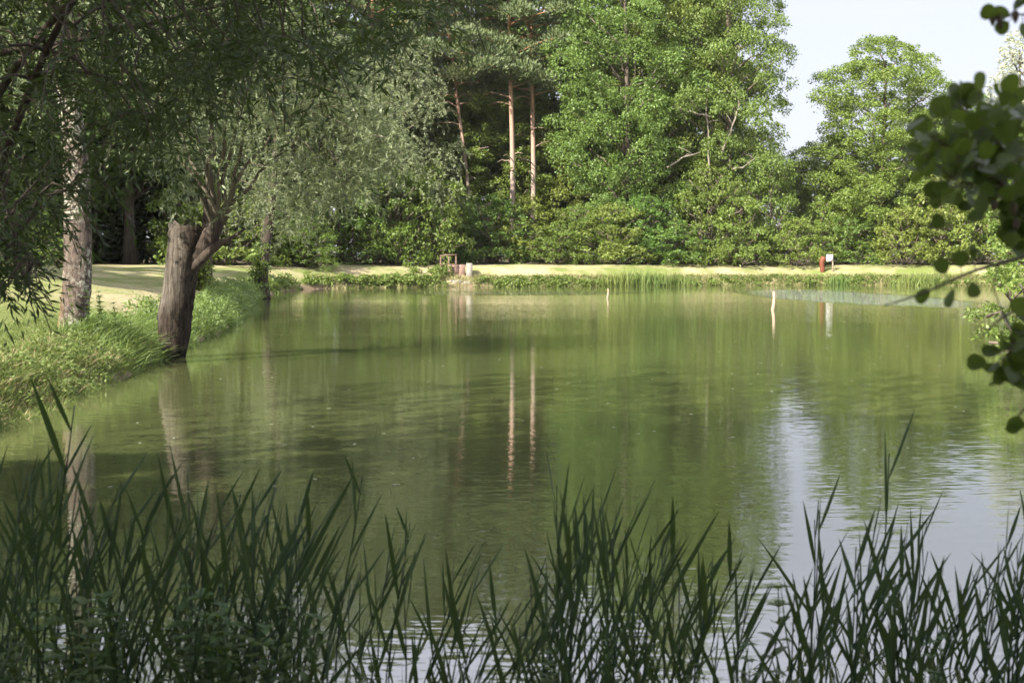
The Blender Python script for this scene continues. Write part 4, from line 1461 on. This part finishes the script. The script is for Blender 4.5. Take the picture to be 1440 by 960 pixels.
twig([(1640, 330, 2.35), (1500, 300, 2.2), (1430, 270, 2.1), (1370, 235, 2.05), (1310, 190, 2.0)], 0.008, 0.0015, 34)
twig([(1470, 285, 2.15), (1400, 258, 2.1), (1345, 258, 2.05), (1300, 215, 2.0)], 0.003, 0.001, 22)
twig([(1450, 280, 2.1), (1420, 220, 2.1), (1370, 160, 2.05), (1345, 150, 2.0)], 0.004, 0.001, 26, (0.032, 0.048))
twig([(1480, 240, 2.2), (1440, 180, 2.2), (1395, 155, 2.15)], 0.003, 0.001, 8, (0.032, 0.048))
twig([(1470, 260, 2.25), (1430, 225, 2.3), (1380, 200, 2.3), (1330, 230, 2.3)], 0.003, 0.001, 24)
twig([(1600, 360, 2.4), (1480, 350, 2.2), (1405, 370, 2.1), (1365, 382, 2.05), (1300, 412, 2.0), (1243, 430, 2.0)], 0.006, 0.0012)
for px, py, dx, dz in [(1335, 396, -0.5, 0.9), (1318, 402, -0.7, -0.4), (1345, 395, -0.3, -1), (1365, 385, 0.2, -1), (1372, 380, -0.2, 0.6), (1395, 372, -0.6, 0.4), (1418, 362, 0.1, 1), (1352, 388, -0.1, 1)]:
    leaf_at(np.array(at(px, py, 2.64)) - L0, RNG.uniform(0.028, 0.037), np.array([dx, -0.1, dz]))
twig([(1405, 370, 2.1), (1395, 400, 2.1), (1410, 440, 2.1), (1425, 480, 2.1)], 0.0016, 0.0008, 1)
twig([(1560, 400, 2.3), (1450, 425, 2.15), (1410, 445, 2.1), (1372, 480, 2.05)], 0.004, 0.0012)
twig([(1430, 435, 2.1), (1425, 490, 2.1), (1400, 512, 2.05)], 0.002, 0.001, 14, (0.028, 0.04), 0.3)
twig([(1510, 470, 2.2), (1445, 500, 2.1), (1412, 520, 2.1)], 0.003, 0.001, 18, (0.028, 0.042))
twig([(1530, 540, 2.2), (1455, 560, 2.1), (1425, 590, 2.1)], 0.003, 0.001, 12, (0.028, 0.04))
twig([(1540, 40, 2.2), (1450, 18, 2.1), (1404, 26, 2.05)], 0.004, 0.001, 9, (0.028, 0.036), 0.5)
twig([(1500, 300, 2.2), (1440, 300, 2.1), (1425, 345, 2.1)], 0.003, 0.001, 14, (0.028, 0.04))
for k in range(200):           # dense leaves of the middle spray
    leaf_at(np.array(at(RNG.uniform(1300, 1470), RNG.uniform(140, 290), RNG.uniform(2.5, 3.1))) - L0, RNG.uniform(0.028, 0.043))
for px, py in [(1402, 20), (1406, 36), (1428, 26), (1396, 30), (1426, 296), (1429, 318), (1424, 334), (1398, 292)]:
    cone(px, py, 2.05)
twig([(1540, 330, 2.2), (1470, 330, 2.1), (1432, 300, 2.1), (1410, 330, 2.1)], 0.003, 0.001, 18, (0.028, 0.04), 0.3)
twig([(1540, 430, 2.2), (1470, 455, 2.1), (1436, 480, 2.1), (1430, 540, 2.1)], 0.003, 0.001, 18, (0.028, 0.04), 0.3)
bb.build("branch_sprays", M["twig"], t)
lv.build("leaves", M["alder"], t)

# ------------------------------------------------------------------ thin summer haze
mb = MB()
mb.box((0, 60, 15.5), (150, 170, 37))
hm = bpy.data.materials.new("haze_air")
hm.use_nodes = True
ht = hm.node_tree
ht.nodes.clear()
ho = ht.nodes.new("ShaderNodeOutputMaterial")
hv = ht.nodes.new("ShaderNodeVolumePrincipled")
hv.inputs["Color"].default_value = (0.96, 0.97, 0.93, 1)
hv.inputs["Density"].default_value = 0.00008
ht.links.new(hv.outputs[0], ho.inputs["Volume"])
tag(mb.build("haze", hm, None, False), kind="stuff", label="thin summer haze between the viewer and the far wood")

# ------------------------------------------------------------------ daylight
SUN_EL = R(36)
sun_h = Vector((-0.66, -0.75, 0)).normalized()
sun_dir = Vector((sun_h.x * math.cos(SUN_EL), sun_h.y * math.cos(SUN_EL), math.sin(SUN_EL)))
sd = bpy.data.lights.new("sun", "SUN")
sd.energy = 5.0
sd.angle = R(0.53)
sd.color = (1.0, 0.93, 0.82)
so = bpy.data.objects.new("sun", sd)
COL.objects.link(so)
so.rotation_euler = (-sun_dir).to_track_quat("-Z", "Y").to_euler()

w = bpy.data.worlds.new("World")
scene.world = w
w.use_nodes = True
wt = w.node_tree
wt.nodes.clear()
sky = wt.nodes.new("ShaderNodeTexSky")
sky.sky_type = "NISHITA"
sky.sun_disc = False
sky.sun_elevation = SUN_EL
sky.sun_rotation = math.atan2(sun_h.x, sun_h.y)
sky.air_density = 1.0
sky.dust_density = 2.5
sky.ozone_density = 1.0
tc = wt.nodes.new("ShaderNodeTexCoord")
mp = wt.nodes.new("ShaderNodeMapping")
mp.inputs["Scale"].default_value = (1.0, 1.0, 3.0)
wt.links.new(tc.outputs["Generated"], mp.inputs["Vector"])
nz = wt.nodes.new("ShaderNodeTexNoise")
nz.inputs["Scale"].default_value = 2.2
nz.inputs["Detail"].default_value = 4
wt.links.new(mp.outputs[0], nz.inputs["Vector"])
mr = wt.nodes.new("ShaderNodeMapRange")
mr.inputs["From Min"].default_value = 0.3
mr.inputs["From Max"].default_value = 0.7
mr.inputs["To Min"].default_value = 0.68
mr.inputs["To Max"].default_value = 0.9
wt.links.new(nz.outputs["Fac"], mr.inputs["Value"])
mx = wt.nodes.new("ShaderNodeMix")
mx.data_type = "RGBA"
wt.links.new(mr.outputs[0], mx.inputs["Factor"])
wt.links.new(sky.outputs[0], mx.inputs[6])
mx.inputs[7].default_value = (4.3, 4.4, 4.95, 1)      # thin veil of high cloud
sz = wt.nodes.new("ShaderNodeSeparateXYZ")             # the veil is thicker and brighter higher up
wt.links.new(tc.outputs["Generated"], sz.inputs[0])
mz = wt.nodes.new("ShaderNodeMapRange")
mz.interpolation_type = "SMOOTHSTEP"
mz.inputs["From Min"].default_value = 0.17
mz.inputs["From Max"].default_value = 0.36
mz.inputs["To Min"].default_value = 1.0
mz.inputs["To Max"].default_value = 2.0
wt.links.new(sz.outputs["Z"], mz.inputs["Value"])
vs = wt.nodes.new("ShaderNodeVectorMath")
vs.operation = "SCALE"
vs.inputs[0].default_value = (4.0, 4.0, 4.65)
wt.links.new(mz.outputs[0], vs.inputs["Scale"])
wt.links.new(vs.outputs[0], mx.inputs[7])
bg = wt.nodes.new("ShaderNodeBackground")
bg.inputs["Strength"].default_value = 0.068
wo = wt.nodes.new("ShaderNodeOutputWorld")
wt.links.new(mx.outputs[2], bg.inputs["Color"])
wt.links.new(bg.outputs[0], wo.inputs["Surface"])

scene.render.engine = "CYCLES"
scene.cycles.max_bounces = 8
scene.cycles.diffuse_bounces = 5
scene.cycles.glossy_bounces = 3
scene.cycles.transmission_bounces = 3
scene.cycles.use_denoising = True
scene.cycles.use_adaptive_sampling = True
scene.cycles.adaptive_threshold = 0.02
scene.cycles.sample_clamp_indirect = 6.0
scene.view_settings.view_transform = "Standard"
scene.view_settings.look = "None"
scene.view_settings.exposure = 1.8
scene.view_settings.gamma = 1.0
